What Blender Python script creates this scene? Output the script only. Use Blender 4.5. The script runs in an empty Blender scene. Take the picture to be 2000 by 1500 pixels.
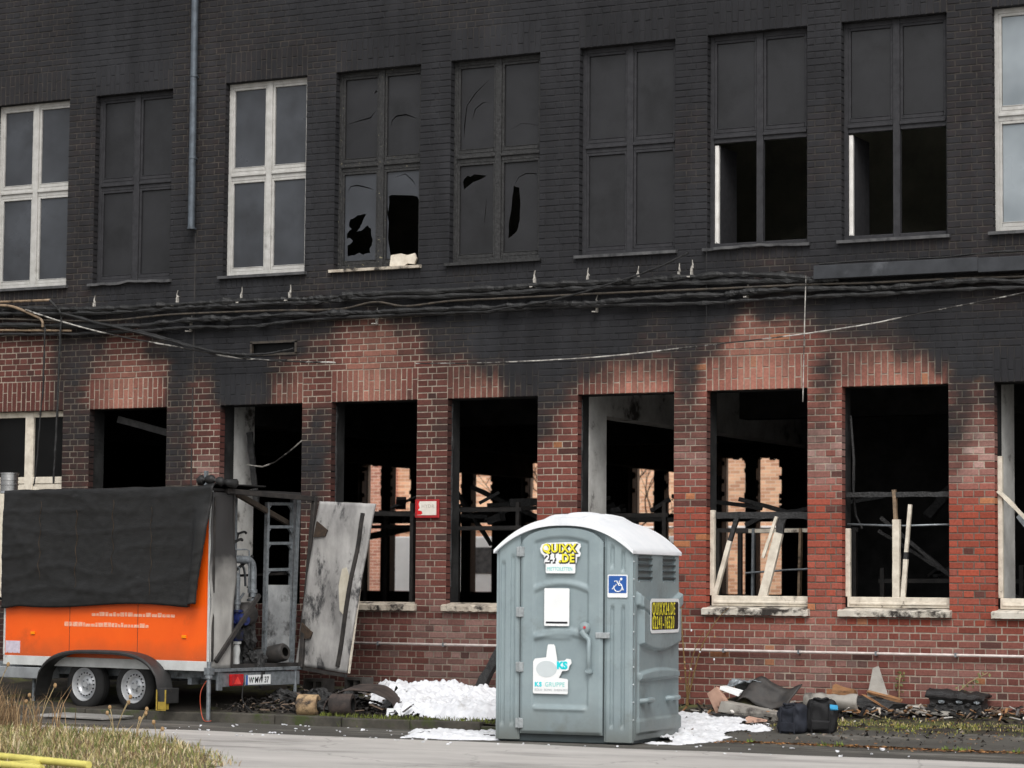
import bpy, bmesh, math, random
import numpy as np
from mathutils import Vector, Matrix, noise as mn
R=math.radians
random.seed(7)
S=bpy.context.scene
COL=S.collection
# ---------------------------------------------------------------- camera
def make_camera():
    cd=bpy.data.cameras.new('camera'); co=bpy.data.objects.new('camera',cd); COL.objects.link(co)
    p,y,r=.0789,-.4808,.0085
    fw=Vector((math.sin(y)*math.cos(p),math.cos(y)*math.cos(p),math.sin(p)))
    rt=Vector((math.cos(y),-math.sin(y),0)); up=rt.cross(fw)
    a=math.cos(r)*rt+math.sin(r)*up; b=-math.sin(r)*rt+math.cos(r)*up
    co.matrix_world=Matrix(((a.x,b.x,-fw.x,13.5),(a.y,b.y,-fw.y,-27.755),(a.z,b.z,-fw.z,1.6),(0,0,0,1)))
    cd.sensor_width=36; cd.lens=5011.7/2000*36; cd.clip_end=2000; cd.clip_start=.1
    cd.dof.use_dof=True; cd.dof.focus_distance=30; cd.dof.aperture_fstop=2.2
    S.camera=co
make_camera()
# ---------------------------------------------------------------- overcast daylight
SUN_EL,SUN_AZ=R(50),R(150)      # azimuth from +Y clockwise: veiled sun behind the camera's right shoulder
w=bpy.data.worlds.new('World'); S.world=w; w.use_nodes=True
nt=w.node_tree; nt.nodes.clear()
sky=nt.nodes.new('ShaderNodeTexSky'); sky.sky_type='NISHITA'; sky.sun_disc=False
sky.sun_elevation=SUN_EL; sky.sun_rotation=SUN_AZ; sky.air_density=1.0; sky.dust_density=4; sky.ozone_density=1
hs=nt.nodes.new('ShaderNodeHueSaturation'); hs.inputs['Saturation'].default_value=.22
bg=nt.nodes.new('ShaderNodeBackground'); bg.inputs['Strength'].default_value=.15
ow=nt.nodes.new('ShaderNodeOutputWorld')
nt.links.new(sky.outputs[0],hs.inputs['Color']); nt.links.new(hs.outputs[0],bg.inputs[0]); nt.links.new(bg.outputs[0],ow.inputs[0])
sl=bpy.data.lights.new('sun','SUN'); so=bpy.data.objects.new('sun',sl); COL.objects.link(so)
sl.energy=1.0; sl.angle=R(30); sl.color=(1,.97,.93)
d=Vector((math.sin(SUN_AZ)*math.cos(SUN_EL),math.cos(SUN_AZ)*math.cos(SUN_EL),math.sin(SUN_EL)))
so.rotation_euler=d.to_track_quat('Z','Y').to_euler()
S.view_settings.view_transform='Standard'; S.view_settings.look='None'; S.view_settings.gamma=1
S.view_settings.use_curve_mapping=False; S.view_settings.exposure=0.3
try: S.render.engine='CYCLES'; S.cycles.max_bounces=6
except Exception: pass
# ---------------------------------------------------------------- helpers
def ss(a,b,x):
    t=min(1.,max(0.,(x-a)/(b-a))); return t*t*(3-2*t)
def srgb(r,g,b):
    f=lambda c:((c/255+.055)/1.055)**2.4 if c/255>.04045 else c/255/12.92
    return (f(r),f(g),f(b),1)
def tag(o,label=None,cat=None,group=None,kind=None):
    if label: o['label']=label
    if cat: o['category']=cat
    if group: o['group']=group
    if kind: o['kind']=kind
    return o
def empty(name,loc=(0,0,0),rz=0,label=None,cat=None,group=None):
    o=bpy.data.objects.new(name,None); COL.objects.link(o); o.location=loc; o.rotation_euler=(0,0,rz); o.empty_display_size=.2
    return tag(o,label,cat,group)
class MB:
    def __init__(s): s.v=[]; s.f=[]
    def add(s,vs,fs):
        n=len(s.v); s.v+= [tuple(v) for v in vs]; s.f+= [tuple(i+n for i in f) for f in fs]; return s
    def bx(s,x0,x1,y0,y1,z0,z1,M=None,j=0):
        vs=[Vector((x,y,z)) for z in(z0,z1) for y in(y0,y1) for x in(x0,x1)]
        if j: vs=[v+Vector([random.uniform(-j,j) for _ in range(3)]) for v in vs]
        if M: vs=[M@v for v in vs]
        return s.add(vs,[(0,2,3,1),(4,5,7,6),(0,1,5,4),(2,6,7,3),(0,4,6,2),(1,3,7,5)])
    def bar(s,p,q,w,d,up=(0,0,1)):
        p,q=Vector(p),Vector(q); t=(q-p).normalized(); u=Vector(up)
        if abs(t.dot(u))>.95: u=Vector((1,0,0)) if abs(t.x)<.9 else Vector((0,1,0))
        a=t.cross(u).normalized(); b=a.cross(t).normalized()
        vs=[c+a*sx*w/2+b*sy*d/2 for c in(p,q) for sx,sy in((-1,-1),(1,-1),(1,1),(-1,1))]
        return s.add(vs,[(3,2,1,0),(4,5,6,7)]+[(i,(i+1)%4,4+(i+1)%4,4+i) for i in range(4)])
    def tube(s,pts,r,n=8,jit=0,cap=True):
        pts=[Vector(p) for p in pts]; m=len(pts); rs=r if isinstance(r,(list,tuple)) else [r]*m
        prev=None; base=len(s.v)
        for i,p in enumerate(pts):
            t=(pts[min(i+1,m-1)]-pts[max(i-1,0)])
            t=t.normalized() if t.length>1e-9 else Vector((0,0,1))
            if prev is None:
                a=t.cross(Vector((0,0,1)))
                if a.length<.05: a=t.cross(Vector((1,0,0)))
            else: a=prev-t*prev.dot(t)
            a.normalize(); prev=a; b=t.cross(a)
            for k in range(n):
                an=2*math.pi*k/n; rr=rs[i]*(1+random.uniform(-jit,jit))
                s.v.append(tuple(p+(a*math.cos(an)+b*math.sin(an))*rr))
        for i in range(m-1):
            for k in range(n):
                s.f.append((base+i*n+k,base+i*n+(k+1)%n,base+(i+1)*n+(k+1)%n,base+(i+1)*n+k))
        if cap:
            s.f.append(tuple(base+k for k in range(n))[::-1]); s.f.append(tuple(base+(m-1)*n+k for k in range(n)))
        return s
    def lathe(s,prof,M=None,n=32):
        # prof: (r,h) along local z
        base=len(s.v)
        for r,h in prof:
            for k in range(n):
                a=2*math.pi*k/n; v=Vector((r*math.cos(a),r*math.sin(a),h)); s.v.append(tuple(M@v if M else v))
        for i in range(len(prof)-1):
            for k in range(n): s.f.append((base+i*n+k,base+i*n+(k+1)%n,base+(i+1)*n+(k+1)%n,base+(i+1)*n+k))
        return s
    def prism(s,poly,y0,y1,M=None):
        # poly in xz, extruded along y
        n=len(poly); vs=[Vector((x,y,z)) for y in(y0,y1) for x,z in poly]
        if M: vs=[M@v for v in vs]
        return s.add(vs,[tuple(range(n)),tuple(range(2*n-1,n-1,-1))]+[(i,n+i,n+(i+1)%n,(i+1)%n) for i in range(n)])
    def grid(s,nu,nv,fn):
        base=len(s.v)
        for j in range(nv+1):
            for i in range(nu+1): s.v.append(tuple(fn(i/nu,j/nv)))
        for j in range(nv):
            for i in range(nu):
                a=base+j*(nu+1)+i; s.f.append((a,a+1,a+nu+2,a+nu+1))
        return s
    def build(s,name,mat,parent=None,smooth=False,bevel=0,solid=0,seg=2,auto=None):
        me=bpy.data.meshes.new(name); me.from_pydata(s.v,[],s.f); me.update()
        bm=bmesh.new(); bm.from_mesh(me); bmesh.ops.recalc_face_normals(bm,faces=bm.faces); bm.to_mesh(me); bm.free()
        if mat: me.materials.append(mat)
        if smooth: me.polygons.foreach_set('use_smooth',[True]*len(me.polygons))
        o=bpy.data.objects.new(name,me); COL.objects.link(o)
        if parent: o.parent=parent
        if solid:
            m=o.modifiers.new('solid','SOLIDIFY'); m.thickness=solid; m.offset=0
        if bevel:
            m=o.modifiers.new('bevel','BEVEL'); m.width=bevel; m.segments=seg; m.limit_method='ANGLE'; m.angle_limit=R(40)
        if auto is not None:
            m=o.modifiers.new('split','EDGE_SPLIT'); m.split_angle=R(auto)
        return o
# ---------------------------------------------------------------- materials
def new_mat(name):
    m=bpy.data.materials.new(name); m.use_nodes=True; t=m.node_tree
    return m,t,t.nodes['Principled BSDF']
def pm(name,c1,c2=None,scale=6,rough=.7,metal=0,bump=.15,bscale=60,spec=.4,c3=None,s3=2.,t3=(.55,.7),detail=6,rvar=.1,stretch=None,coat=0,gen='Object',zs=None):
    """noise-mixed two-tone surface, optional third tone in patches"""
    m,t,b=new_mat(name); N=t.nodes.new; L=t.links.new
    tc=N('ShaderNodeTexCoord'); src=tc.outputs[gen]
    if stretch:
        mp=N('ShaderNodeMapping'); mp.inputs['Scale'].default_value=stretch; L(src,mp.inputs[0]); src=mp.outputs[0]
    n=N('ShaderNodeTexNoise'); n.inputs['Scale'].default_value=scale; n.inputs['Detail'].default_value=detail; n.inputs['Roughness'].default_value=.62
    L(src,n.inputs['Vector'])
    cr=N('ShaderNodeMapRange'); cr.inputs[1].default_value=.32; cr.inputs[2].default_value=.68; L(n.outputs[0],cr.inputs[0])
    mx=N('ShaderNodeMix'); mx.data_type='RGBA'; mx.inputs[6].default_value=c1
    mx.inputs[7].default_value=c2 or tuple(x*.7 for x in c1[:3])+(1,)
    L(cr.outputs[0],mx.inputs[0]); out=mx.outputs[2]
    if c3:
        n3=N('ShaderNodeTexNoise'); n3.inputs['Scale'].default_value=s3; n3.inputs['Detail'].default_value=8; n3.inputs['Roughness'].default_value=.7
        L(src,n3.inputs['Vector']); r3=N('ShaderNodeMapRange'); r3.inputs[1].default_value=t3[0]; r3.inputs[2].default_value=t3[1]; L(n3.outputs[0],r3.inputs[0])
        m3=N('ShaderNodeMix'); m3.data_type='RGBA'; L(r3.outputs[0],m3.inputs[0]); L(out,m3.inputs[6]); m3.inputs[7].default_value=c3; out=m3.outputs[2]
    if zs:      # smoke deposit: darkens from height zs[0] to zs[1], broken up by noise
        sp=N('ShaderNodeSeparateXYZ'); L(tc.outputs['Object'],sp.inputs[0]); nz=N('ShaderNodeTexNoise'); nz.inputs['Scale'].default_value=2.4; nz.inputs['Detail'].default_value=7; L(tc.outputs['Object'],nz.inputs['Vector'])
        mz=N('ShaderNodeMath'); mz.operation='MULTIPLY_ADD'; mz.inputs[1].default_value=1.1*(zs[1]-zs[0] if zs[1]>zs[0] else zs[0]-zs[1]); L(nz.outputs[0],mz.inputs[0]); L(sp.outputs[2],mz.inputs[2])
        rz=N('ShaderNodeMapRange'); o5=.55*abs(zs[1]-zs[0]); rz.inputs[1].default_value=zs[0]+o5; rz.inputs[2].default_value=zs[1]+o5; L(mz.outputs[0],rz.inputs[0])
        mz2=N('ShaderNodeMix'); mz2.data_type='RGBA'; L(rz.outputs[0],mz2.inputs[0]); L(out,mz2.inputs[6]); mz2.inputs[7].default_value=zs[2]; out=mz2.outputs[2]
    L(out,b.inputs['Base Color']); b.inputs['Metallic'].default_value=metal; b.inputs['Specular IOR Level'].default_value=spec
    rr=N('ShaderNodeMapRange'); rr.inputs[3].default_value=max(0,rough-rvar); rr.inputs[4].default_value=min(1,rough+rvar); L(n.outputs[0],rr.inputs[0]); L(rr.outputs[0],b.inputs['Roughness'])
    if coat: b.inputs['Coat Weight'].default_value=coat
    if bump:
        nb=N('ShaderNodeTexNoise'); nb.inputs['Scale'].default_value=bscale; nb.inputs['Detail'].default_value=5; L(src,nb.inputs['Vector'])
        bp=N('ShaderNodeBump'); bp.inputs['Strength'].default_value=bump; bp.inputs['Distance'].default_value=.01; L(nb.outputs[0],bp.inputs['Height']); L(bp.outputs[0],b.inputs['Normal'])
    return m
def G(v): return (v,v,v,1)
def attr_mat(name,rough=.9,soot=True,bump=.35,bscale=90,var=.25,vscale=35,spec=.25):
    """per-vertex base colour in 'col'; its alpha is the soot stain"""
    m,t,b=new_mat(name); N=t.nodes.new; L=t.links.new
    at=N('ShaderNodeVertexColor'); at.layer_name='col'
    geo=N('ShaderNodeNewGeometry')
    n=N('ShaderNodeTexNoise'); n.inputs['Scale'].default_value=vscale; n.inputs['Detail'].default_value=7; n.inputs['Roughness'].default_value=.65; L(geo.outputs['Position'],n.inputs['Vector'])
    vr=N('ShaderNodeMapRange'); vr.inputs[1].default_value=.3; vr.inputs[2].default_value=.7; vr.inputs[3].default_value=1-var; vr.inputs[4].default_value=1+var; L(n.outputs[0],vr.inputs[0])
    ml=N('ShaderNodeVectorMath'); ml.operation='SCALE'; L(at.outputs['Color'],ml.inputs[0]); L(vr.outputs[0],ml.inputs['Scale'])
    out=ml.outputs[0]
    if soot:
        n2=N('ShaderNodeTexNoise'); n2.inputs['Scale'].default_value=7; n2.inputs['Detail'].default_value=9; n2.inputs['Roughness'].default_value=.68; L(geo.outputs['Position'],n2.inputs['Vector'])
        a=N('ShaderNodeMath'); a.operation='MULTIPLY_ADD'; L(n2.outputs[0],a.inputs[0]); a.inputs[1].default_value=.5; a.inputs[2].default_value=-.25
        ad=N('ShaderNodeMath'); ad.operation='ADD'; L(at.outputs['Alpha'],ad.inputs[0]); L(a.outputs[0],ad.inputs[1])
        def sstep(lo,hi,top):
            q=N('ShaderNodeMapRange'); q.interpolation_type='SMOOTHSTEP'; q.inputs[1].default_value=lo; q.inputs[2].default_value=hi; q.inputs[4].default_value=top; L(ad.outputs[0],q.inputs[0]); return q.outputs[0]
        # first a brown scorch, then the black deposit with runs and pale washed streaks
        dk=N('ShaderNodeVectorMath'); dk.operation='MULTIPLY_ADD'; L(out,dk.inputs[0]); dk.inputs[1].default_value=(.10,.11,.11); dk.inputs[2].default_value=(.020,.0165,.0145)
        m1=N('ShaderNodeMix'); m1.data_type='RGBA'; L(sstep(.02,.78,.97),m1.inputs[0]); L(out,m1.inputs[6]); L(dk.outputs[0],m1.inputs[7])
        mp=N('ShaderNodeMapping'); mp.inputs['Scale'].default_value=(5,5,.9); L(geo.outputs['Position'],mp.inputs[0])
        n4=N('ShaderNodeTexNoise'); n4.inputs['Scale'].default_value=1.; n4.inputs['Detail'].default_value=6; L(mp.outputs[0],n4.inputs['Vector'])
        n5=N('ShaderNodeTexNoise'); n5.inputs['Scale'].default_value=.9; n5.inputs['Detail'].default_value=4; L(geo.outputs['Position'],n5.inputs['Vector'])
        av=N('ShaderNodeMath'); av.operation='MULTIPLY'; L(n4.outputs[0],av.inputs[0]); L(n5.outputs[0],av.inputs[1])
        sr=N('ShaderNodeMapRange'); sr.inputs[1].default_value=.05; sr.inputs[2].default_value=.50; L(av.outputs[0],sr.inputs[0])
        sc=N('ShaderNodeMix'); sc.data_type='RGBA'; sc.inputs[6].default_value=(.0105,.011,.0125,1); sc.inputs[7].default_value=(.034,.035,.039,1); L(sr.outputs[0],sc.inputs[0])
        mx=N('ShaderNodeMix'); mx.data_type='RGBA'; L(sstep(.42,1.0,.97),mx.inputs[0]); L(m1.outputs[2],mx.inputs[6]); L(sc.outputs[2],mx.inputs[7]); out=mx.outputs[2]
    L(out,b.inputs['Base Color']); b.inputs['Roughness'].default_value=rough; b.inputs['Specular IOR Level'].default_value=spec
    nb=N('ShaderNodeTexNoise'); nb.inputs['Scale'].default_value=bscale; nb.inputs['Detail'].default_value=6; L(geo.outputs['Position'],nb.inputs['Vector'])
    bp=N('ShaderNodeBump'); bp.inputs['Strength'].default_value=bump; bp.inputs['Distance'].default_value=.006; L(nb.outputs[0],bp.inputs['Height']); L(bp.outputs[0],b.inputs['Normal'])
    return m
M={}
M['brick']=attr_mat('brick_clay')
M['mortar']=attr_mat('mortar_lime',bump=.5,bscale=150,var=.2)
M['plaster_char']=pm('charred_plaster',G(.016),G(.042),scale=3,rough=.95,bump=.4,bscale=12,spec=.1)
M['plaster_pale']=pm('burnt_pale_plaster',srgb(226,226,222),srgb(176,174,170),scale=2.2,rough=.9,bump=.4,bscale=25,c3=srgb(84,80,76),s3=2.2,t3=(.56,.66))
M['white_old']=pm('weathered_white_paint',srgb(190,189,185),srgb(166,164,159),scale=9,rough=.6,bump=.15,c3=srgb(116,113,108),s3=5,t3=(.6,.78))
M['white_frame']=pm('cream_paint',srgb(226,218,202),srgb(190,180,164),scale=10,rough=.6,bump=.2,c3=srgb(60,54,48),s3=5,t3=(.62,.7))
M['frame_soot']=pm('sooty_frame_paint',srgb(50,50,53),srgb(36,36,39),scale=14,rough=.75,bump=.25,c3=srgb(80,78,75),s3=30,t3=(.68,.78))
M['char_wood']=pm('alligator_charred_wood',G(.012),G(.045),scale=30,rough=.6,bump=1.0,bscale=55,spec=.35)
M['char_fleck']=pm('charred_flaking_paint',G(.012),G(.04),scale=30,rough=.6,bump=1.0,bscale=55,spec=.35,c3=srgb(186,176,142),s3=26,t3=(.63,.72))
M['char_metal']=pm('charred_steel',G(.018),srgb(62,58,55),scale=9,rough=.6,bump=.35,bscale=40,metal=.0,spec=.4)
M['pane_soot']=pm('sooted_glass',srgb(39,39,41),srgb(31,31,33),scale=2.5,rough=.42,bump=.08,bscale=3,spec=.4,rvar=.2,c3=srgb(22,22,23),s3=1.7,t3=(.5,.7))
M['pane_grey']=pm('smoke_greyed_glass',srgb(66,69,74),srgb(48,50,54),scale=1.3,rough=.3,bump=.06,bscale=3,spec=.5,detail=3,c3=srgb(40,41,44),s3=1.2,t3=(.5,.75))
M['pane_pale']=pm('pale_sky_reflection_glass',srgb(150,158,163),srgb(118,126,131),scale=1.2,rough=.3,bump=.02,spec=.5,detail=3)  # pale colour stands in for sky reflected in the glass
M['pane_black']=pm('black_glass',G(.004),G(.007),scale=2,rough=.45,bump=.0,spec=.12)
M['sill_metal']=pm('grey_sill_sheet',srgb(92,92,92),srgb(60,60,62),scale=8,rough=.55,bump=.1,c3=srgb(40,40,42),s3=6,t3=(.5,.65))
M['sill_conc']=pm('scorched_sill_concrete',srgb(196,186,170),srgb(150,140,126),scale=7,rough=.9,bump=.6,bscale=50,c3=srgb(48,44,42),s3=6,t3=(.5,.62))
M['galv']=pm('galvanised_steel',srgb(150,156,160),srgb(112,118,122),scale=18,rough=.45,metal=.55,bump=.1,c3=srgb(58,58,58),s3=7,t3=(.56,.7))
M['zinc']=pm('zinc_pipe',srgb(104,112,120),srgb(80,86,92),scale=10,rough=.45,metal=.5,bump=.05,c3=srgb(60,60,63),s3=3,t3=(.55,.7))
M['steel']=pm('stainless_steel',srgb(200,200,200),srgb(160,160,160),scale=5,rough=.25,metal=.9,bump=0)
M['cable_char']=pm('charred_cable_sheath',G(.004),G(.022),scale=40,rough=.5,bump=1.,bscale=70,spec=.45)
M['conduit']=pm('sooted_conduit',srgb(78,70,60),srgb(48,44,40),scale=12,rough=.5,bump=.2,spec=.5,c3=srgb(30,29,28),s3=8,t3=(.5,.65))
M['conduit_tan']=pm('tan_conduit',srgb(150,128,104),srgb(110,94,76),scale=12,rough=.5,bump=.1,c3=srgb(38,34,30),s3=6,t3=(.52,.66))
M['cable_white']=pm('white_cable',srgb(205,202,195),srgb(120,116,110),scale=14,rough=.5,bump=.1,c3=srgb(40,38,36),s3=1.6,t3=(.46,.54))
M['pipe_white']=pm('white_pipe_paint',srgb(214,205,200),srgb(180,168,162),scale=10,rough=.5,bump=.1,c3=srgb(120,96,86),s3=9,t3=(.62,.75))
SOOT=[(-8.58, 9.46, 0.88), (-6.85, 9.29, 1.04), (-5.2, 9.13, 0.9), (-3.62, 8.97, 1.04), (-1.75, 8.79, 0.9), (-0.31, 8.65, 1.05), (1.73, 8.45, 1.05), (3.64, 8.27, 1.03), (5.16, 8.12, 0.92), (-8.56, 8.88, 0.88), (-6.84, 8.73, 1.07), (-5.43, 8.6, 0.85), (-4.0, 8.47, 0.88), (-2.11, 8.3, 1.04), (-0.31, 8.14, 1.05), (1.4, 7.99, 1.05), (3.02, 7.84, 1.04), (4.86, 7.68, 0.88), (-7.53, 7.39, 0.86), (-5.97, 7.28, 0.86), (-5.49, 7.24, 0.83), (-3.75, 7.12, 1.03), (-2.09, 7.0, 1.06), (-0.34, 6.88, 1.04), (1.4, 6.75, 0.9), (3.08, 6.64, 0.9), (4.85, 6.51, 0.88), (5.03, 6.5, 0.86), (-7.54, 6.34, 0.88), (-5.87, 6.25, 1.03), (-5.5, 6.23, 0.87), (-3.73, 6.13, 1.05), (-2.08, 6.03, 1.07), (-0.33, 5.93, 1.05), (1.4, 5.83, 1.05), (3.08, 5.74, 1.04), (4.85, 5.64, 0.88), (-8.38, 5.51, 0.86), (-6.76, 5.44, 1.05), (-4.73, 5.35, 1.07), (-2.44, 5.24, 1.08), (-0.29, 5.15, 1.08), (1.73, 5.05, 1.07), (3.63, 4.97, 1.05), (5.14, 4.9, 0.84), (-8.72, 5.3, 0.8), (-8.02, 5.27, 0.85), (-6.34, 5.2, 1.07), (-4.72, 5.13, 1.1), (-3.33, 5.07, 1.03), (-2.73, 5.04, 0.9), (-2.07, 5.01, 1.05), (-0.99, 4.97, 1.1), (0.4, 4.91, 1.1), (1.73, 4.86, 1.07), (2.38, 4.83, 0.9), (2.76, 4.81, 0.9), (3.26, 4.79, 1.05), (4.24, 4.75, 1.07), (5.14, 4.71, 0.88), (-8.71, 5.07, 0.5), (-8.02, 5.04, 0.6), (-7.33, 5.02, 0.9), (-5.92, 4.96, 1.1), (-4.72, 4.91, 1.1), (-3.79, 4.88, 0.85), (-3.33, 4.86, 0.35), (-2.88, 4.84, 0.35), (-2.43, 4.83, 0.6), (-1.7, 4.8, 0.9), (-0.98, 4.77, 1.08), (0.4, 4.71, 1.08), (1.41, 4.67, 1.05), (1.73, 4.66, 0.8), (2.12, 4.65, 0.35), (2.51, 4.63, 0.35), (2.76, 4.62, 0.5), (3.26, 4.6, 0.75), (3.63, 4.59, 0.85), (4.24, 4.56, 1.05), (5.13, 4.53, 1.05), (-8.71, 4.79, 0.3), (-8.18, 4.77, 0.35), (-7.75, 4.76, 0.75), (-7.24, 4.74, 0.7), (-6.95, 4.73, 0.35), (-6.66, 4.72, 0.3), (-6.24, 4.7, 0.8), (-5.96, 4.69, 1.07), (-5.51, 4.68, 1.05), (-4.71, 4.65, 1.07), (-4.09, 4.63, 0.85), (-3.78, 4.62, 0.55), (-3.32, 4.6, 0.15), (-2.87, 4.58, 0.3), (-2.43, 4.57, 0.35), (-1.99, 4.55, 0.8), (-1.34, 4.53, 1.07), (-0.28, 4.49, 1.08), (0.4, 4.47, 1.05), (0.94, 4.45, 0.8), (1.34, 4.43, 0.85), (1.67, 4.42, 0.7), (1.93, 4.41, 0.35), (2.38, 4.4, 0.3), (2.82, 4.38, 0.3), (3.26, 4.37, 0.5), (3.63, 4.35, 0.55), (4.12, 4.33, 0.75), (4.54, 4.32, 1.05), (5.13, 4.3, 0.92), (-8.7, 4.51, 0.25), (-8.35, 4.5, 0.28), (-7.57, 4.47, 0.8), (-7.24, 4.46, 0.5), (-6.94, 4.45, 0.2), (-6.57, 4.44, 0.2), (-6.16, 4.43, 0.35), (-5.95, 4.42, 1.05), (-5.54, 4.41, 0.75), (-5.18, 4.4, 1.07), (-4.71, 4.38, 1.07), (-4.4, 4.37, 0.6), (-4.08, 4.36, 0.35), (-3.78, 4.35, 0.4), (-3.32, 4.34, 0.15), (-2.87, 4.32, 0.3), (-2.42, 4.31, 0.2), (-2.06, 4.3, 0.4), (-1.69, 4.29, 0.5), (-1.26, 4.27, 0.75), (-0.91, 4.26, 1.05), (-0.42, 4.25, 1.05), (-0.0, 4.23, 0.85), (0.41, 4.22, 0.55), (0.94, 4.2, 0.5), (1.14, 4.2, 0.6), (1.38, 4.19, 0.85), (1.67, 4.18, 0.25), (2.25, 4.16, 0.12), (2.76, 4.14, 0.2), (3.08, 4.13, 0.75), (3.39, 4.12, 0.45), (3.75, 4.11, 0.3), (4.24, 4.1, 0.35), (4.48, 4.09, 0.7), (4.78, 4.08, 1.05), (5.19, 4.07, 1.07), (-8.69, 4.21, 0.2), (-8.34, 4.21, 0.2), (-7.57, 4.18, 0.7), (-7.23, 4.17, 0.25), (-6.72, 4.16, 0.03), (-6.23, 4.15, 0.03), (-5.99, 4.14, 0.8), (-5.54, 4.13, 0.45), (-5.1, 4.12, 1.05), (-4.62, 4.1, 0.9), (-4.31, 4.09, 0.4), (-4.04, 4.08, 0.2), (-3.77, 4.08, 0.2), (-3.32, 4.07, 0.08), (-2.87, 4.05, 0.12), (-2.42, 4.04, 0.1), (-2.09, 4.03, 0.3), (-1.69, 4.02, 0.3), (-1.26, 4.01, 0.3), (-0.91, 4.0, 0.8), (-0.7, 3.99, 0.9), (-0.35, 3.98, 0.8), (0.07, 3.97, 0.4), (0.54, 3.96, 0.12), (1.01, 3.94, 0.08), (1.34, 3.94, 0.7), (1.67, 3.93, 0.1), (2.25, 3.91, 0.0), (2.76, 3.9, 0.03), (3.04, 3.89, 0.6), (3.39, 3.88, 0.15), (3.88, 3.86, 0.03), (4.42, 3.85, 0.12), (4.66, 3.84, 0.8), (4.89, 3.84, 0.6), (5.3, 3.82, 0.9), (-7.55, 3.71, 0.72), (-5.89, 3.68, 0.8), (-5.61, 3.67, 0.4), (-5.45, 3.67, 0.2), (-3.92, 3.64, 0.5), (-3.77, 3.63, 0.85), (-3.61, 3.63, 0.5), (-2.16, 3.6, 0.35), (-1.98, 3.59, 0.45), (-0.55, 3.56, 0.8), (-0.41, 3.56, 0.5), (-0.21, 3.56, 0.2), (1.31, 3.52, 0.5), (1.48, 3.52, 0.5), (2.95, 3.49, 0.45), (3.04, 3.49, 0.55), (3.26, 3.48, 0.1), (4.63, 3.45, 0.8), (4.78, 3.45, 0.55), (4.95, 3.44, 0.35), (-7.54, 3.23, 0.62), (-5.88, 3.21, 0.8), (-5.6, 3.2, 0.25), (-5.44, 3.2, 0.15), (-3.91, 3.18, 0.8), (-3.76, 3.18, 1.08), (-3.57, 3.17, 0.45), (-2.15, 3.15, 0.2), (-1.97, 3.15, 0.4), (-0.55, 3.13, 0.2), (-0.38, 3.12, 0.1), (-0.13, 3.12, 0.08), (1.38, 3.1, 0.3), (3.07, 3.07, 0.3), (4.62, 3.05, 0.5), (4.89, 3.05, 0.05), (-7.53, 2.82, 0.58), (-5.87, 2.81, 0.7), (-3.9, 2.79, 0.65), (-3.75, 2.79, 0.8), (-3.56, 2.78, 0.3), (-2.18, 2.77, 0.1), (-1.95, 2.77, 0.4), (-0.37, 2.75, 0.03), (1.38, 2.74, 0.1), (3.07, 2.72, 0.04), (4.59, 2.71, 0.2), (4.89, 2.7, 0.02), (-3.89, 2.2, 0.3), (-2.18, 2.2, 0.02), (-1.92, 2.2, 0.3), (-0.37, 2.2, 0.0), (1.38, 2.19, 0.02), (3.07, 2.19, 0.0), (4.83, 2.19, 0.0), (-3.88, 1.55, 0.2), (-2.17, 1.57, 0.0), (-1.92, 1.57, 0.15), (-0.36, 1.58, 0.0), (1.38, 1.59, 0.0), (3.07, 1.61, 0.0), (4.82, 1.62, 0.0), (-3.87, 1.04, 0.3), (-3.19, 1.05, 0.35), (-2.75, 1.05, 0.12), (-2.02, 1.06, 0.05), (-0.95, 1.08, 0.05), (1.09, 1.11, 0.0), (3.01, 1.14, 0.0), (4.82, 1.17, 0.02), (-4.63, 0.44, 0.5), (-3.86, 0.46, 0.35), (-3.11, 0.47, 0.2), (-2.01, 0.5, 0.15), (-1.3, 0.52, 0.2), (0.43, 0.56, 0.2), (1.74, 0.59, 0.05), (3.01, 0.62, 0.04), (4.82, 0.66, 0.06), (1.74, 0.29, 0.2), (3.01, 0.33, 0.1), (4.22, 0.36, 0.1), (5.28, 0.39, 0.15)]
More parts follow.
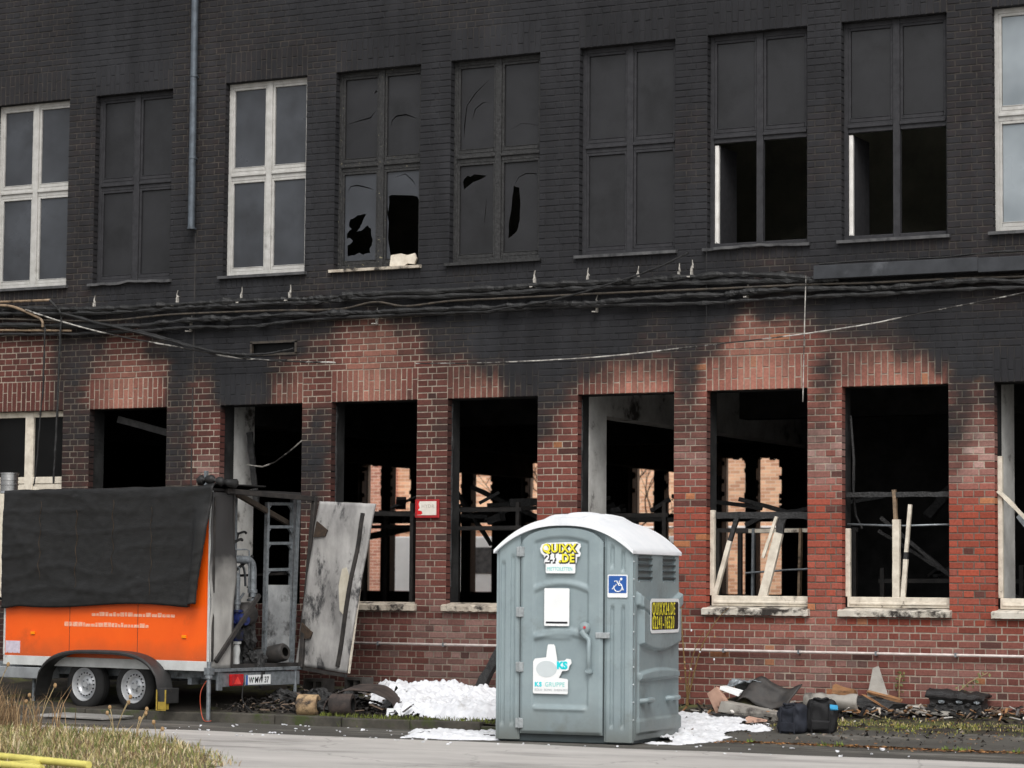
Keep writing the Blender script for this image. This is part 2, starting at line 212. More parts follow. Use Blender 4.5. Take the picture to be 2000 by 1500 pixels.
CAB={'B':[(-9.359, -0.09, 5.371), (-8.826, -0.09, 5.334), (-7.955, -0.09, 5.283), (-7.197, -0.09, 5.251), (-5.866, -0.09, 5.255), (-4.944, -0.09, 5.261), (-4.199, -0.09, 5.248), (-3.584, -0.09, 5.247), (-2.979, -0.09, 5.266), (-1.512, -0.09, 5.25), (-0.661, -0.09, 5.261), (0.17, -0.09, 5.259), (0.98, -0.09, 5.258), (2.03, -0.09, 5.267), (2.878, -0.09, 5.184), (3.048, -0.09, 5.188)],'Cc':[(-9.356, -0.09, 5.286), (-8.824, -0.09, 5.257), (-7.196, -0.09, 5.196), (-5.865, -0.09, 5.207), (-4.942, -0.09, 5.201), (-3.889, -0.09, 5.202), (-2.979, -0.09, 5.207), (-1.511, -0.09, 5.186), (0.17, -0.09, 5.197), (1.771, -0.09, 5.189), (2.878, -0.09, 5.155), (3.297, -0.09, 5.146)],'D':[(-9.353, -0.09, 5.201), (-8.822, -0.09, 5.186), (-7.193, -0.09, 5.092), (-6.148, -0.09, 5.125), (-5.58, -0.09, 5.128), (-4.469, -0.09, 5.115), (-3.429, -0.09, 5.09), (-2.888, -0.09, 5.158), (-2.442, -0.09, 5.087), (-1.799, -0.09, 5.123), (-0.941, -0.09, 5.123), (0.443, -0.09, 5.123), (1.771, -0.09, 5.111), (2.878, -0.09, 5.107), (3.667, -0.09, 5.093), (4.575, -0.09, 5.091), (5.802, -0.09, 5.072)],'E':[(-9.351, -0.09, 5.116), (-8.819, -0.09, 5.102), (-6.722, -0.09, 5.005), (-5.634, -0.09, 5.043), (-4.908, -0.09, 5.04), (-3.925, -0.09, 5.046), (-3.126, -0.09, 5.032), (-2.678, -0.09, 5.032), (-1.509, -0.09, 5.021), (-0.519, -0.09, 5.029), (0.171, -0.09, 5.011), (0.847, -0.09, 5.043), (1.771, -0.09, 5.038), (2.16, -0.09, 5.051), (2.878, -0.09, 5.059), (3.575, -0.09, 5.027), (4.275, -0.09, 5.035), (5.007, -0.09, 5.053), (5.802, -0.09, 4.998)],'F':[(-9.347, -0.09, 4.996), (-8.815, -0.09, 4.975), (-7.604, -0.09, 4.936), (-6.431, -0.09, 4.932), (-5.576, -0.09, 4.946), (-4.74, -0.09, 4.927), (-3.924, -0.09, 4.973), (-2.677, -0.09, 4.981), (-1.509, -0.09, 4.97), (-0.658, -0.09, 4.985), (0.444, -0.09, 4.975), (1.772, -0.09, 4.947), (2.16, -0.09, 4.954), (2.878, -0.09, 4.964), (3.893, -0.09, 4.96), (4.841, -0.09, 4.968), (5.801, -0.09, 4.947)],'T1':[(-9.361, -0.09, 5.428), (-8.829, -0.09, 5.419), (-7.976, -0.09, 5.409)],'T2':[(-9.359, -0.09, 5.385), (-8.827, -0.09, 5.369), (-8.563, -0.09, 5.337), (-8.299, -0.09, 5.242), (-8.08, -0.09, 5.142), (-8.051, -0.09, 5.037)],'K5':[(-7.998, -0.16, 5.056), (-8.002, -0.16, 4.613), (-8.008, -0.16, 4.198), (-8.034, -0.16, 3.923), (-8.083, -0.16, 3.234), (-8.125, -0.16, 2.891)],'T3':[(-9.349, -0.09, 5.052), (-8.817, -0.09, 5.032), (-7.605, -0.09, 4.978)],'K1':[(-7.922, -0.16, 5.399), (-7.745, -0.16, 5.212), (-7.738, -0.16, 4.949), (-7.745, -0.16, 4.604), (-7.76, -0.16, 3.916), (-7.779, -0.16, 3.367), (-7.801, -0.16, 2.922)],'K2':[(-8.332, -0.16, 5.285), (-7.725, -0.16, 5.1), (-6.835, -0.16, 4.88), (-5.723, -0.16, 4.67), (-4.922, -0.16, 4.522), (-4.062, -0.16, 4.441), (-3.413, -0.16, 4.406)],'K3':[(-7.745, -0.16, 5.212), (-6.628, -0.16, 4.94), (-5.401, -0.16, 4.645), (-4.844, -0.16, 4.559), (-4.374, -0.16, 4.556), (-4.027, -0.16, 4.597)],'K4':[(-7.745, -0.16, 5.198), (-6.712, -0.16, 4.978), (-5.969, -0.16, 4.8), (-5.241, -0.16, 4.606), (-4.607, -0.16, 4.485), (-4.14, -0.16, 4.456)],'Hh':[(-2.245, -0.16, 4.355), (-1.179, -0.16, 4.333), (0.209, -0.16, 4.349), (1.346, -0.16, 4.419), (2.317, -0.16, 4.486), (2.508, -0.16, 4.497), (3.074, -0.16, 4.547), (3.691, -0.16, 4.616), (4.177, -0.16, 4.69), (4.892, -0.16, 4.798), (5.821, -0.16, 4.938)],'I':[(-1.186, -0.16, 4.975), (-0.484, -0.16, 5.045), (0.067, -0.16, 5.145), (0.61, -0.16, 5.274), (1.077, -0.16, 5.404), (1.44, -0.16, 5.544)],'V1':[(2.912, -0.16, 5.205), (2.892, -0.16, 4.542), (2.873, -0.16, 3.745)],'V2':[(1.639, -0.09, 5.627), (1.641, -0.09, 4.899), (1.642, -0.09, 4.656)]}
HOOKS=[(-7.294, -0.03, 5.288), (-5.949, -0.03, 5.298), (-4.944, -0.03, 5.294), (-4.199, -0.03, 5.288), (-0.671, -0.03, 5.299), (0.051, -0.03, 5.296), (0.718, -0.03, 5.283), (1.252, -0.03, 5.288), (1.417, -0.03, 5.322), (0.177, -0.03, 4.961), (2.135, -0.03, 5.052), (-2.898, -0.03, 4.937), (-5.722, -0.03, 4.951)]
# ---------------------------------------------------------------- ground
def gz(X,Y):
    if Y<-2.5: return 0.
    kb=.09*(1-ss(-.2,1.2,X)); zw=.25+.1*(1-ss(-2.5,.5,X))
    return kb+(zw-kb)*min(1,(Y+2.5)/2.5)
def asphalt(name,c1,c2,c3,s3):
    m=pm(name,c1,c2,scale=1.1,rough=.92,bump=.7,bscale=110,spec=.25,c3=c3,s3=s3,t3=(.52,.64),detail=12,gen='Object',stretch=(.45,1.5,1))
    return m
M['road']=asphalt('pale_worn_asphalt',srgb(190,186,181),srgb(166,162,158),srgb(142,139,135),.7)
M['dark_asphalt']=asphalt('dark_wet_asphalt',srgb(90,88,83),srgb(68,66,62),srgb(118,115,109),1.3)
def add_cracks(m,sc=.33,w=.006):
    t=m.node_tree; N=t.nodes.new; L=t.links.new; b=t.nodes['Principled BSDF']; src=b.inputs['Base Color'].links[0].from_socket
    g=N('ShaderNodeNewGeometry'); n=N('ShaderNodeTexNoise'); n.inputs['Scale'].default_value=1.4; n.inputs['Detail'].default_value=8; L(g.outputs['Position'],n.inputs['Vector'])
    mx=N('ShaderNodeMix'); mx.data_type='VECTOR'; mx.inputs[0].default_value=.42; L(g.outputs['Position'],mx.inputs[4]); L(n.outputs['Color'],mx.inputs[5])
    v=N('ShaderNodeTexVoronoi'); v.feature='DISTANCE_TO_EDGE'; v.inputs['Scale'].default_value=sc*2; L(mx.outputs[1],v.inputs['Vector'])
    r=N('ShaderNodeMapRange'); r.inputs[1].default_value=w*.4; r.inputs[2].default_value=w; r.inputs[3].default_value=.3; r.inputs[4].default_value=0; L(v.outputs['Distance'],r.inputs[0])
    o=N('ShaderNodeMix'); o.data_type='RGBA'; L(r.outputs[0],o.inputs[0]); L(src,o.inputs[6]); o.inputs[7].default_value=srgb(56,54,50); L(o.outputs[2],b.inputs['Base Color'])
add_cracks(M['road']); add_cracks(M['dark_asphalt'],.5,.008)
M['soil']=pm('sooty_soil_and_moss',srgb(62,56,48),srgb(40,37,33),scale=3,rough=.95,bump=.8,bscale=45,c3=srgb(82,84,46),s3=2.2,t3=(.5,.62))
M['soil_verge']=pm('dry_verge_soil',srgb(118,104,78),srgb(84,76,58),scale=4,rough=.95,bump=.8,bscale=30)
M['kerb']=pm('mossy_kerb_stone',srgb(84,80,72),srgb(56,54,49),scale=5,rough=.9,bump=.5,bscale=50,c3=srgb(62,70,38),s3=4,t3=(.52,.62))
g=MB(); g.add([(-900,-900,-.012),(900,-900,-.012),(900,900,-.012),(-900,900,-.012)],[(0,1,2,3)])
tag(g.build('ground',M['dark_asphalt']),kind='structure')
# pale road in front, wavy inner edge
e=MB(); n=120
for i in range(n+1):
    X=-16+i*30/n; ye=-4.25+.22*mn.noise(Vector((X*.6,3,0)))+.05*mn.noise(Vector((X*4,9,0)))
    e.v+= [(X,ye,0),(X,-34,0)]
for i in range(n): e.f.append((2*i,2*i+1,2*i+3,2*i+2))
tag(e.build('road',M['road']),kind='structure')
# dark asphalt apron between road and kerb
a=MB().grid(120,14,lambda u,v:(-16+30*u,-4.7+2.22*v,-.006+.004*mn.noise(Vector((u*40,v*5,1)))))
tag(a.build('pavement',M['dark_asphalt']),kind='structure')
# strip of soil and rubble along the wall
a=MB().grid(220,30,lambda u,v:(-16+30*u,-2.5+2.53*v,gz(-16+30*u,-2.499+2.5*v)+(.03*mn.noise(Vector((u*70,v*6,4)))+.012*mn.noise(Vector((u*230,v*22,2))))*min(1,v*8)*(1-ss(2.0,2.7,-16+30*u)*ss(.52,.40,v))))
tag(a.build('wall_verge',M['soil'],smooth=True),kind='structure')
a=MB().grid(80,6,lambda u,v:(2.75+11*u,-2.56+1.05*v+.05*mn.noise(Vector((u*30,v,5)))*(v>.5),gz(2.75+11*u,-2.499+1.0*v)+.006))
tag(a.build('path',M['dark_asphalt']),kind='structure')
ker=tag(bpy.data.objects.new('kerb',None),kind='structure'); COL.objects.link(ker); ker.location=(0,-2.5,0)
X=-9.
while X<1.6:
    h=.09*(1-ss(-.2,1.2,X+.45))+.012
    MB().bx(X+.006,X+.894,-.06,.06,-.05,h+random.uniform(-.006,.006),j=.004).build('kerb_stone',M['kerb'],ker,bevel=.012)
    X+=.9
# ---------------------------------------------------------------- burnt brick building
BLD=empty('burnt_building',(0,0,0),label='long two-storey brick factory building blackened by fire, lower windows burnt out',cat='building')
XS=[(-9.05,-7.79),(-7.351,-6.095),(-5.255,-3.998),(-3.561,-2.310),(-1.877,-.624),(-.084,1.187),(1.604,2.867),(3.285,4.552),(5.079,6.339),(6.78,8.04)]
ZU0,ZU1,ZL0,ZL1=5.60,8.16,1.36,3.92
XMIN,XMAX,ZTOP=-10.6,9.4,10.4
VENT=(-4.78,-4.11,4.56,4.72)
OPEN=[(a,b,ZU0,ZU1) for a,b in XS]+[(a,b,ZL0,ZL1) for a,b in XS]+[VENT]
LINT=[(a-.003,b+.003,ZU1,ZU1+.40) for a,b in XS]+[(a-.003,b+.003,ZL1,ZL1+.40) for a,b in XS]
ROWL=[(a-.02,b+.02,ZU0-.16,ZU0) for a,b in XS]+[(a-.02,b+.02,ZL0-.08,ZL0) for a,b in XS]
SA=np.array(SOOT)
def soot_at(P):
    """P: (n,2) wall x,z -> soot 0..1 (inverse distance between surveyed stain values)"""
    out=np.empty(len(P))
    for k in range(0,len(P),20000):
        q=P[k:k+20000]; d=((q[:,None,0]-SA[None,:,0])**2*.8+((q[:,None,1]-SA[None,:,1])**2)*1.15+.004)
        wgt=d**-2.2; out[k:k+20000]=(wgt*SA[None,:,2]).sum(1)/wgt.sum(1)
    return out
HEAT=[(-6.75,4.05,.45,.6),(-3.0,4.1,.4,.6),(-2.95,4.65,.35,.4),(-1.4,4.0,.4,.4),(.7,4.0,.5,.6),(2.25,4.05,.55,.7),(3.95,4.05,.55,.65),(2.2,4.6,.4,.35),(-4.2,3.98,.3,.4)]
EFFL=[(3.08,3.15,.3,.5),(4.83,3.15,.3,.55),(1.4,3.15,.25,.25),(-5.5,3.0,.25,.25),(2.9,.85,.8,.2),(-1.6,.75,1.1,.2),(4.6,.7,.6,.15)]
def blob(L,x,z):
    return min(1.,sum(a*math.exp(-((x-cx)**2+(z-cz)**2)/(r*r)) for cx,cz,r,a in L))
c_or=Vector(srgb(162,76,56)[:3]); c_red=Vector(srgb(132,70,60)[:3]); c_pink=Vector(srgb(140,88,78)[:3]); c_pur=Vector(srgb(98,62,57)[:3])
c_dark=Vector(srgb(84,58,54)[:3]); c_tan=Vector(srgb(190,128,84)[:3]); c_pale=Vector(srgb(200,142,122)[:3]); c_eff=Vector(srgb(205,175,165)[:3])
rb=random.Random(3)
def brick_col(x,z):
    o=ss(-3,3.2,x)*ss(3.1,2.4,z)*ss(.9,1.3,z)
    r=rb.random()
    right=ss(-2.2,1.5,x)
    base=c_pur.lerp(c_pink,.55*right+.25*rb.random()).lerp(c_red,.25+.3*rb.random())
    base=base.lerp(c_or,o*rb.uniform(.55,1))
    if r<.045: base=base.lerp(c_dark,.8)
    elif r>.975 and x>-1: base=base.lerp(c_tan,.7)
    elif r<.2: base=base.lerp(c_pink,.3)
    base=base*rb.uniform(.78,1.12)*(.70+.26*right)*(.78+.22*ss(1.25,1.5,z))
    h=blob(HEAT,x,z); base=base.lerp(c_pale*rb.uniform(.8,1.05),h*rb.uniform(.55,1))
    e=blob(EFFL,x,z); base=base.lerp(c_eff,min(.8,e*rb.uniform(.0,1.5)))
    g=(base.x+base.y+base.z)/3; return base.lerp(Vector((g,g,g)),.02)*.95
def sub(iv,cuts):
    res=[iv]
    for a,b in cuts:
        nr=[]
        for p,q in res:
            if b<=p or a>=q: nr.append((p,q)); continue
            if a>p: nr.append((p,a))
            if b<q: nr.append((b,q))
        res=nr
    return res
BR=[]   # x0,x1,z0,z1,depth,is_stretcher
J=.012
k=1
while k*.08<ZTOP:
    z0,z1=k*.08,(k+1)*.08; zc=(z0+z1)/2
    opn=[(a,b) for a,b,c,d in OPEN if c<zc<d]; cuts=opn+[(a,b) for a,b,c,d in LINT+ROWL if c<zc<d]
    st=(k%2==0); p=.25 if st else .125; off=0 if st else .0625
    if st and k%4==0: off=.0
    for sa,sb in sub((XMIN,XMAX),cuts):
        js=[sa]; i=math.ceil((sa-XMIN-off)/p)
        while XMIN+off+i*p<sb-.05:
            q=XMIN+off+i*p
            if q>sa+.05: js.append(q)
            i+=1
        js.append(sb)
        for a,b in zip(js,js[1:]):
            edge=any(abs(a-ob)<.002 or abs(b-oa)<.002 for oa,ob in opn); inl=lambda v:J/2*(0 if any(abs(v-q)<.002 for o in opn for q in o) else 1)
            BR.append((a+inl(a),b-inl(b),z0+J/2,z1-J/2,.118 if edge else .045,st and b-a>.15))
    k+=1
for a,b,c,d in LINT:     # standing soldier courses over the windows
    n=int(round((b-a)/.079)); pw=(b-a)/n
    for i in range(n):
        x0,x1=a+i*pw+J/2,a+(i+1)*pw-J/2; zz=c+(.255 if i%2 else .13)
        BR.append((x0,x1,c,zz-J/2,.118,False)); BR.append((x0,x1,zz+J/2,d-J/2,.045,True))
for a,b,c,d in ROWL:
    n=int(round((b-a)/.079)); pw=(b-a)/n
    for i in range(n): BR.append((a+i*pw+J/2,a+(i+1)*pw-J/2,c+J/2,d-J/2,.06,False))
def brick_mesh(b,org=(0,0,0)):
    x0,x1,z0,z1,dp,_=b; ch=.005; f=rb.uniform(-.003,.0025); t=rb.uniform(-.0012,.0012)
    j=lambda:rb.uniform(-.0016,.0016)
    ox,oy,oz=org
    outer=[(x0+j(),z0+j()),(x1+j(),z0+j()),(x1+j(),z1+j()),(x0+j(),z1+j())]
    cx,cz=(x0+x1)/2,(z0+z1)/2
    v=[]
    for i,(x,z) in enumerate(outer): v.append((x-ox+(ch if x<cx else -ch),f+(t if i in(0,3) else -t)-oy,z-oz+(ch if z<cz else -ch)))
    for x,z in outer: v.append((x-ox,f+ch-oy,z-oz))
    for x,z in outer: v.append((x-ox,dp-oy,z-oz))
    fc=[(0,1,2,3)]+[(4+i,4+(i+1)%4,(i+1)%4,i) for i in range(4)]+[(8+i,8+(i+1)%4,4+(i+1)%4,4+i) for i in range(4)]
    return v,fc
def set_col(me,cols):
    ca=me.color_attributes.new('col','FLOAT_COLOR','POINT'); ca.data.foreach_set('color',np.asarray(cols,dtype=np.float32).ravel())
# choose the individually modelled bricks: the ones that show largest in view (full stretchers, nearest end of the wall)
cam=Vector((13.5,-27.755,1.6))
def show(b):
    c=Vector(((b[0]+b[1])/2,0,(b[2]+b[3])/2)); d=c-cam
    return (b[1]-b[0])*(b[3]-b[2])*abs(d.y)/d.length**3
vis=[i for i,b in enumerate(BR) if b[1]<5.36 and .42<b[2] and b[3]<8.2-.1*(5.36-b[1])*0 and not(.8<b[2]<.93)]
vis.sort(key=lambda i:-show(BR[i])); ONE=set(vis[:300])
# mortar sheet with the openings cut out
def lines(lo,hi,cuts,step):
    c=sorted(set([lo,hi]+[x for x in cuts if lo<x<hi])); out=[]
    for p,q in zip(c,c[1:]):
        n=max(1,int(round((q-p)/step))); out+= [p+(q-p)*i/n for i in range(n)]
    return out+[hi]
gx=lines(XMIN,XMAX,[v for o in OPEN for v in o[:2]],.06); gzs=lines(-.1,ZTOP,[v for o in OPEN for v in o[2:]],.06)
W=MB(); nx=len(gx)
W.v=[(x,.006+.0015*mn.noise(Vector((x*23,z*23,0))),z) for z in gzs for x in gx]
for j in range(len(gzs)-1):
    zc=(gzs[j]+gzs[j+1])/2
    for i in range(nx-1):
        xc=(gx[i]+gx[i+1])/2
        if any(a<xc<b and c<zc<d for a,b,c,d in OPEN): continue
        W.f.append((j*nx+i,j*nx+i+1,(j+1)*nx+i+1,(j+1)*nx+i))
wall=W.build('wall',M['mortar'],BLD)
P=np.array([(v[0],v[2]) for v in W.v]); s=np.clip(soot_at(P),0,1.06)
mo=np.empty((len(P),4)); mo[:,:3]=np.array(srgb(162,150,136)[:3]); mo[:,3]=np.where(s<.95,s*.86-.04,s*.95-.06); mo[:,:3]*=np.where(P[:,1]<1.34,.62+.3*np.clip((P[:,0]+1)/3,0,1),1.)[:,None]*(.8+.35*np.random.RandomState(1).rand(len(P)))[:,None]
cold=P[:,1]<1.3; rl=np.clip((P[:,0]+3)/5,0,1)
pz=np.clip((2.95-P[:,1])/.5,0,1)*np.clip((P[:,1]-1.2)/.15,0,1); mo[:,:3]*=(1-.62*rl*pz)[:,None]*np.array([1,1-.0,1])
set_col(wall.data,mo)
# all remaining bricks: one joined part
V=[];F=[];C=[];
for i,b in enumerate(BR):
    if i in ONE: continue
    v,f=brick_mesh(b); n=len(V); V+=v; F+= [tuple(q+n for q in t) for t in f]
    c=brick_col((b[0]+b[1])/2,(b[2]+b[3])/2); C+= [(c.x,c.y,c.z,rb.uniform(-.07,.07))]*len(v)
me=bpy.data.meshes.new('brickwork'); me.from_pydata(V,[],F); me.materials.append(M['brick'])
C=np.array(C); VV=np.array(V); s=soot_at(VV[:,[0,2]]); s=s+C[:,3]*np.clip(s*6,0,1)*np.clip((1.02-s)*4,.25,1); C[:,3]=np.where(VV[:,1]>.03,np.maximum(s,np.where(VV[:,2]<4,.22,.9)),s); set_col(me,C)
o=bpy.data.objects.new('brickwork',me); COL.objects.link(o); o.parent=wall; tag(o,kind='stuff')
for i in sorted(ONE):
    b=BR[i]; org=((b[0]+b[1])/2,0,(b[2]+b[3])/2); v,f=brick_mesh(b,org)
    me=bpy.data.meshes.new('brick'); me.from_pydata(v,[],f); me.materials.append(M['brick'])
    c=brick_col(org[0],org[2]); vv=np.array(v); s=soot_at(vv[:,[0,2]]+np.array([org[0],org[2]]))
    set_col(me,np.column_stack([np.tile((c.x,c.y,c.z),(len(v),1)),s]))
    o=bpy.data.objects.new('brick',me); COL.objects.link(o); o.parent=wall; o.location=org
# wall core and inner leaf (rects between openings)
def rects(y0,y1,inset,mat,name,opens,x0=XMIN,x1=XMAX,z0=-.1,z1=ZTOP,parent=BLD):
    m=MB(); zs=sorted(set([z0,z1]+[v for o in opens for v in o[2:]]))
    for a,b in zip(zs,zs[1:]):
        zc=(a+b)/2; cuts=[(o[0]-inset,o[1]+inset) for o in opens if o[2]<zc<o[3]]
        for p,q in sub((x0,x1),cuts): m.bx(p,q,y0,y1,a,b)
    return m.build(name,mat,parent)
rects(.03,.125,.012,M['plaster_char'],'wall_core',OPEN)
rects(.125,.38,.03,M['plaster_char'],'inner_wall',OPEN)
# floors, ceilings, rear wall
MB().bx(XMIN-9,XMAX,.38,17.4,-.1,.42).build('floor_slab',M['plaster_char'],BLD)
MB().bx(XMIN-9,XMAX,.38,17.4,4.45,4.8).build('ceiling_slab',M['plaster_char'],BLD)
MB().bx(XMIN-9,XMAX,.38,17.4,8.75,9.0).build('upper_ceiling',pm('dim_ceiling',srgb(196,196,188),srgb(160,160,150),scale=2,rough=.9),BLD)
MB().bx(XMIN-9,XMAX,5.2,5.4,4.8,8.75).build('upper_partition',pm('dim_upper_wall',srgb(190,190,172),srgb(150,150,136),scale=2,rough=.9),BLD)
MB().bx(XMIN-9,XMAX,-.02,17.6,ZTOP,ZTOP+.3).build('roof_slab',M['plaster_char'],BLD)
MB().bx(XMAX-.3,XMAX,.38,17.4,.42,ZTOP).build('end_wall',M['plaster_char'],BLD); MB().bx(XMIN-9,XMIN-8.7,.38,17.4,.42,ZTOP).build('end_wall',M['plaster_char'],BLD); MB().bx(XMIN-9,XMIN,.1,.38,-.1,ZTOP).build('end_wall',M['plaster_char'],BLD)
ROP=[(-13.35,-12.12),(-11.5,-10.27),(-9.62,-8.4),(-7.3,-6.07),(-5.44,-4.16)]
rects(17,17.4,0,M['plaster_char'],'rear_wall',[(a,b,1.4,4.07) for a,b in ROP],XMIN-9,XMAX,-.1,ZTOP)
rects(17.4,17.5,0,pm('pale_bounce_render',srgb(206,190,172),srgb(180,164,148),scale=2,rough=.9),'rear_bounce_leaf',[(a,b,1.4,4.07) for a,b in ROP],XMIN-9,XMAX,-.1,ZTOP)  # unseen pale outer leaf, added to bounce light into the yard
for a,b in ROP:
    m=MB(); c=(a+b)/2; rg=random.Random(int(a*10))
    m.bx(c-.12,c+.10,17.08,17.3,1.4,4.07); m.bx(a,b,17.1,17.28,2.86,3.02); m.bx(a,b,17.1,17.28,1.4,1.5)
    m.bx(a,a+.035,17.1,17.28,1.4,4.07); m.bx(b-.03,b,17.1,17.28,1.4,4.07)
    for i in range(26):   # charred ragged edges of the burnt frame
        x=rg.uniform(a,b); m.bx(x-.04,x+.04,17.1,17.2,4.07-rg.uniform(.01,.06),4.08)
        z=rg.uniform(3.1,4); sx=rg.choice((a+.06,b-.06,c-.12,c+.1)); m.bx(sx-.03,sx+.03,17.1,17.2,z-.04,z+.04)
    m.build('rear_window_frame',M['char_wood'],BLD)
# cross piers and beams behind the wide piers
for xp in(-5.30,-.115,5.045,-9.3):
    m=MB().bx(xp-.35,xp,.385,.90,.42,4.45); m.build('cross_pier',M['plaster_pale'],BLD,bevel=.012)
    MB().bx(xp-.33,xp-.012,.90,16.9,3.72,4.45).build('ceiling_beam',M['plaster_pale'] if xp>-1 and xp<0 else M['plaster_char'],BLD)
for yb in(5.2,10.4): MB().bx(XMIN-8.5,XMAX-.4,yb,yb+.3,3.95,4.45).build('ceiling_beam',M['plaster_char'],BLD)
MB().bx(.35,.5,6.5,17,.42,4.45).bx(.5,XMAX-.4,6.5,6.65,.42,4.45).build('hall_partition',M['plaster_char'],BLD)
# expansion joint, vent
MB().bx(-5.70,-5.678,-.002,.01,.3,6.2).build('expansion_joint',M['char_metal'],BLD)
m=MB(); a,b,c,d=VENT
m.bx(a-.02,b+.02,-.012,.03,d-.015,d+.015).bx(a-.02,b+.02,-.012,.03,c-.015,c+.015).bx(a-.02,a+.01,-.012,.03,c,d).bx(b-.01,b+.02,-.012,.03,c,d)
m.build('vent_frame',M['conduit'],BLD)
MB().bx(a,b,.05,.06,c,d).build('vent_grille',M['pane_black'],BLD)
# ---------------------------------------------------------------- windows
def filled(outer,holes,y,th,name,mat,parent):
    """flat sheet with holes: outline and holes in wall x,z"""
    bm=bmesh.new(); es=[]
    for lp in [outer]+holes:
        vs=[bm.verts.new((x,y,z)) for x,z in lp]
        es+= [bm.edges.new((vs[i],vs[(i+1)%len(vs)])) for i in range(len(vs))]
    bmesh.ops.triangle_fill(bm,edges=es,use_beauty=True)
    me=bpy.data.meshes.new(name); bm.to_mesh(me); bm.free(); me.materials.append(mat)
    o=bpy.data.objects.new(name,me); COL.objects.link(o); o.parent=parent
    m=o.modifiers.new('solid','SOLIDIFY'); m.thickness=th; m.offset=0
    return o
def crack(pts,w=.007):
    L=[(x,z) for x,z in pts]; n=len(L); out=[];back=[]
    for i,(x,z) in enumerate(L):
        a=L[max(0,i-1)];b=L[min(n-1,i+1)]; dx,dz=b[0]-a[0],b[1]-a[1]; l=math.hypot(dx,dz) or 1
        ww=w*(.15 if i in(0,n-1) else random.uniform(.7,1.3)); out.append((x-dz/l*ww,z+dx/l*ww)); back.append((x+dz/l*ww,z-dx/l*ww))
    return out+back[::-1]
ZT=6.93
def jag(poly,amp=.012,n=3,seed=4):
    rg=random.Random(seed); out=[]
    for i in range(len(poly)):
        (a,b),(c,d)=poly[i],poly[(i+1)%len(poly)]; l=math.hypot(c-a,d-b); out.append((a,b))
        for k in range(1,n):
            if l>.05: t=(k+rg.uniform(-.25,.25))/n; o=rg.uniform(-1,1)*amp*min(1,l/.12); out.append((a+(c-a)*t-(d-b)/l*o,b+(d-b)*t+(c-a)/l*o))
    return out
def frame_mesh(x0,x1,z0,z1,zt,y=.105,lo=True):
    c=(x0+x1)/2; m=MB()
    m.bx(x0-.01,x0+.045,y,y+.06,z0,z1).bx(x1-.045,x1+.01,y,y+.06,z0,z1)
    m.bx(x0+.045,x1-.045,y+.001,y+.059,z1-.06,z1).bx(x0+.045,x1-.045,y+.001,y+.059,z0,z0+.07)
    m.bx(c-.042,c+.042,y-.012,y+.058,z0+.002,z1-.002)
    for s in((x0+.045,c-.042),(c+.042,x1-.045)):
        m.bx(s[0],s[1],y-.02,y+.055,zt-.005,zt+.03).bx(s[0],s[1],y+.004,y+.057,zt-.06,zt+.06)
    return m
def quads(x0,x1,z0,z1,zt):
    c=(x0+x1)/2; a,b,d,e=x0+.045,c-.042,c+.042,x1-.045
    return [(a,b,zt+.06,z1-.06),(d,e,zt+.06,z1-.06),(a,b,z0+.07,zt-.06),(d,e,z0+.07,zt-.06)]
def sash(q,mat,parent,y=.112,w=.032):
    a,b,c,d=q; m=MB().bx(a,a+w,y,y+.04,c,d).bx(b-w,b,y,y+.04,c,d).bx(a+w,b-w,y,y+.039,d-w,d).bx(a+w,b-w,y-.006,y+.039,c,c+w+.015)
    m.bx(a+w,b-w,y-.012,y+.03,c+w+.015,c+w+.024)
    return m.build('sash',mat,parent,bevel=.004,seg=1)
def pane(q,mat,parent,y=.135,w=.038):
    a,b,c,d=q; return MB().bx(a+w,b-w,y,y+.006,c+w+.01,d-w).build('pane',mat,parent)
def sill(x0,x1,z,mat,parent,torn=False,h=.035,ov=.05,y0=-.06,y1=.1):
    m=MB(); n=26
    def prof(u):
        x=x0-.04+(x1-x0+.08)*u
        dz=dy=0
        if torn: dz=.022*mn.noise(Vector((u*9,x0,1)))*ss(.05,.2,u)*ss(.98,.7,u)+.02*ss(.25,.5,u)*ss(.9,.6,u); dy=.02*mn.noise(Vector((u*6,x0,5)))
        return x,dy,dz
    base=len(m.v)
    for i in range(n+1):
        x,dy,dz=prof(i/n); m.v+= [(x,y0+dy,z-h+dz),(x,y0+dy,z+dz*.7),(x,y1,z+.02),(x,y1,z-h)]
    for i in range(n):
        for k in range(4): m.f.append((4*i+k,4*i+(k+1)%4,4*i+4+(k+1)%4,4*i+4+k))
    m.f+= [(3,2,1,0),(4*n,4*n+1,4*n+2,4*n+3)]
    return m.build('sill',mat,parent,auto=30)
def upper(i,fm,pms,lab,torn=False,skip=(),sm=None,smat=None):
    x0,x1=XS[i]; f=frame_mesh(x0,x1,ZU0,ZU1,ZT).build('window',fm,BLD,bevel=.005,seg=1); tag(f,lab)
    qs=quads(x0,x1,ZU0,ZU1,ZT)
    for k,q in enumerate(qs):
        if k in skip: continue
        sash(q,sm or fm,f)
        if pms[k]: pane(q,pms[k],f)
    sill(x0,x1,ZU0+.005,smat or M['sill_metal'],f,torn)
    return f,qs
pg,ps,pp=M['pane_grey'],M['pane_soot'],M['pane_pale']
fw_,fs=M['white_old'],M['frame_soot']
upper(0,fw_,[pg]*4,'white-framed upper window with smoke-grey panes at the left edge')
upper(1,fs,[ps]*4,'wholly sooted black upper window left of the downpipe',torn=True)
upper(2,fw_,[pg]*4,'white-framed upper window right of the downpipe')
w4,q4=upper(3,M['char_fleck'],[None]*4,'charred upper window with big holes smashed in its lower panes',sm=M['char_fleck'],smat=M['sill_conc'])
w5,q5=upper(4,M['char_wood'],[None]*4,'charred upper window with cracked panes and narrow holes',sm=M['char_wood'],smat=M['char_wood'])
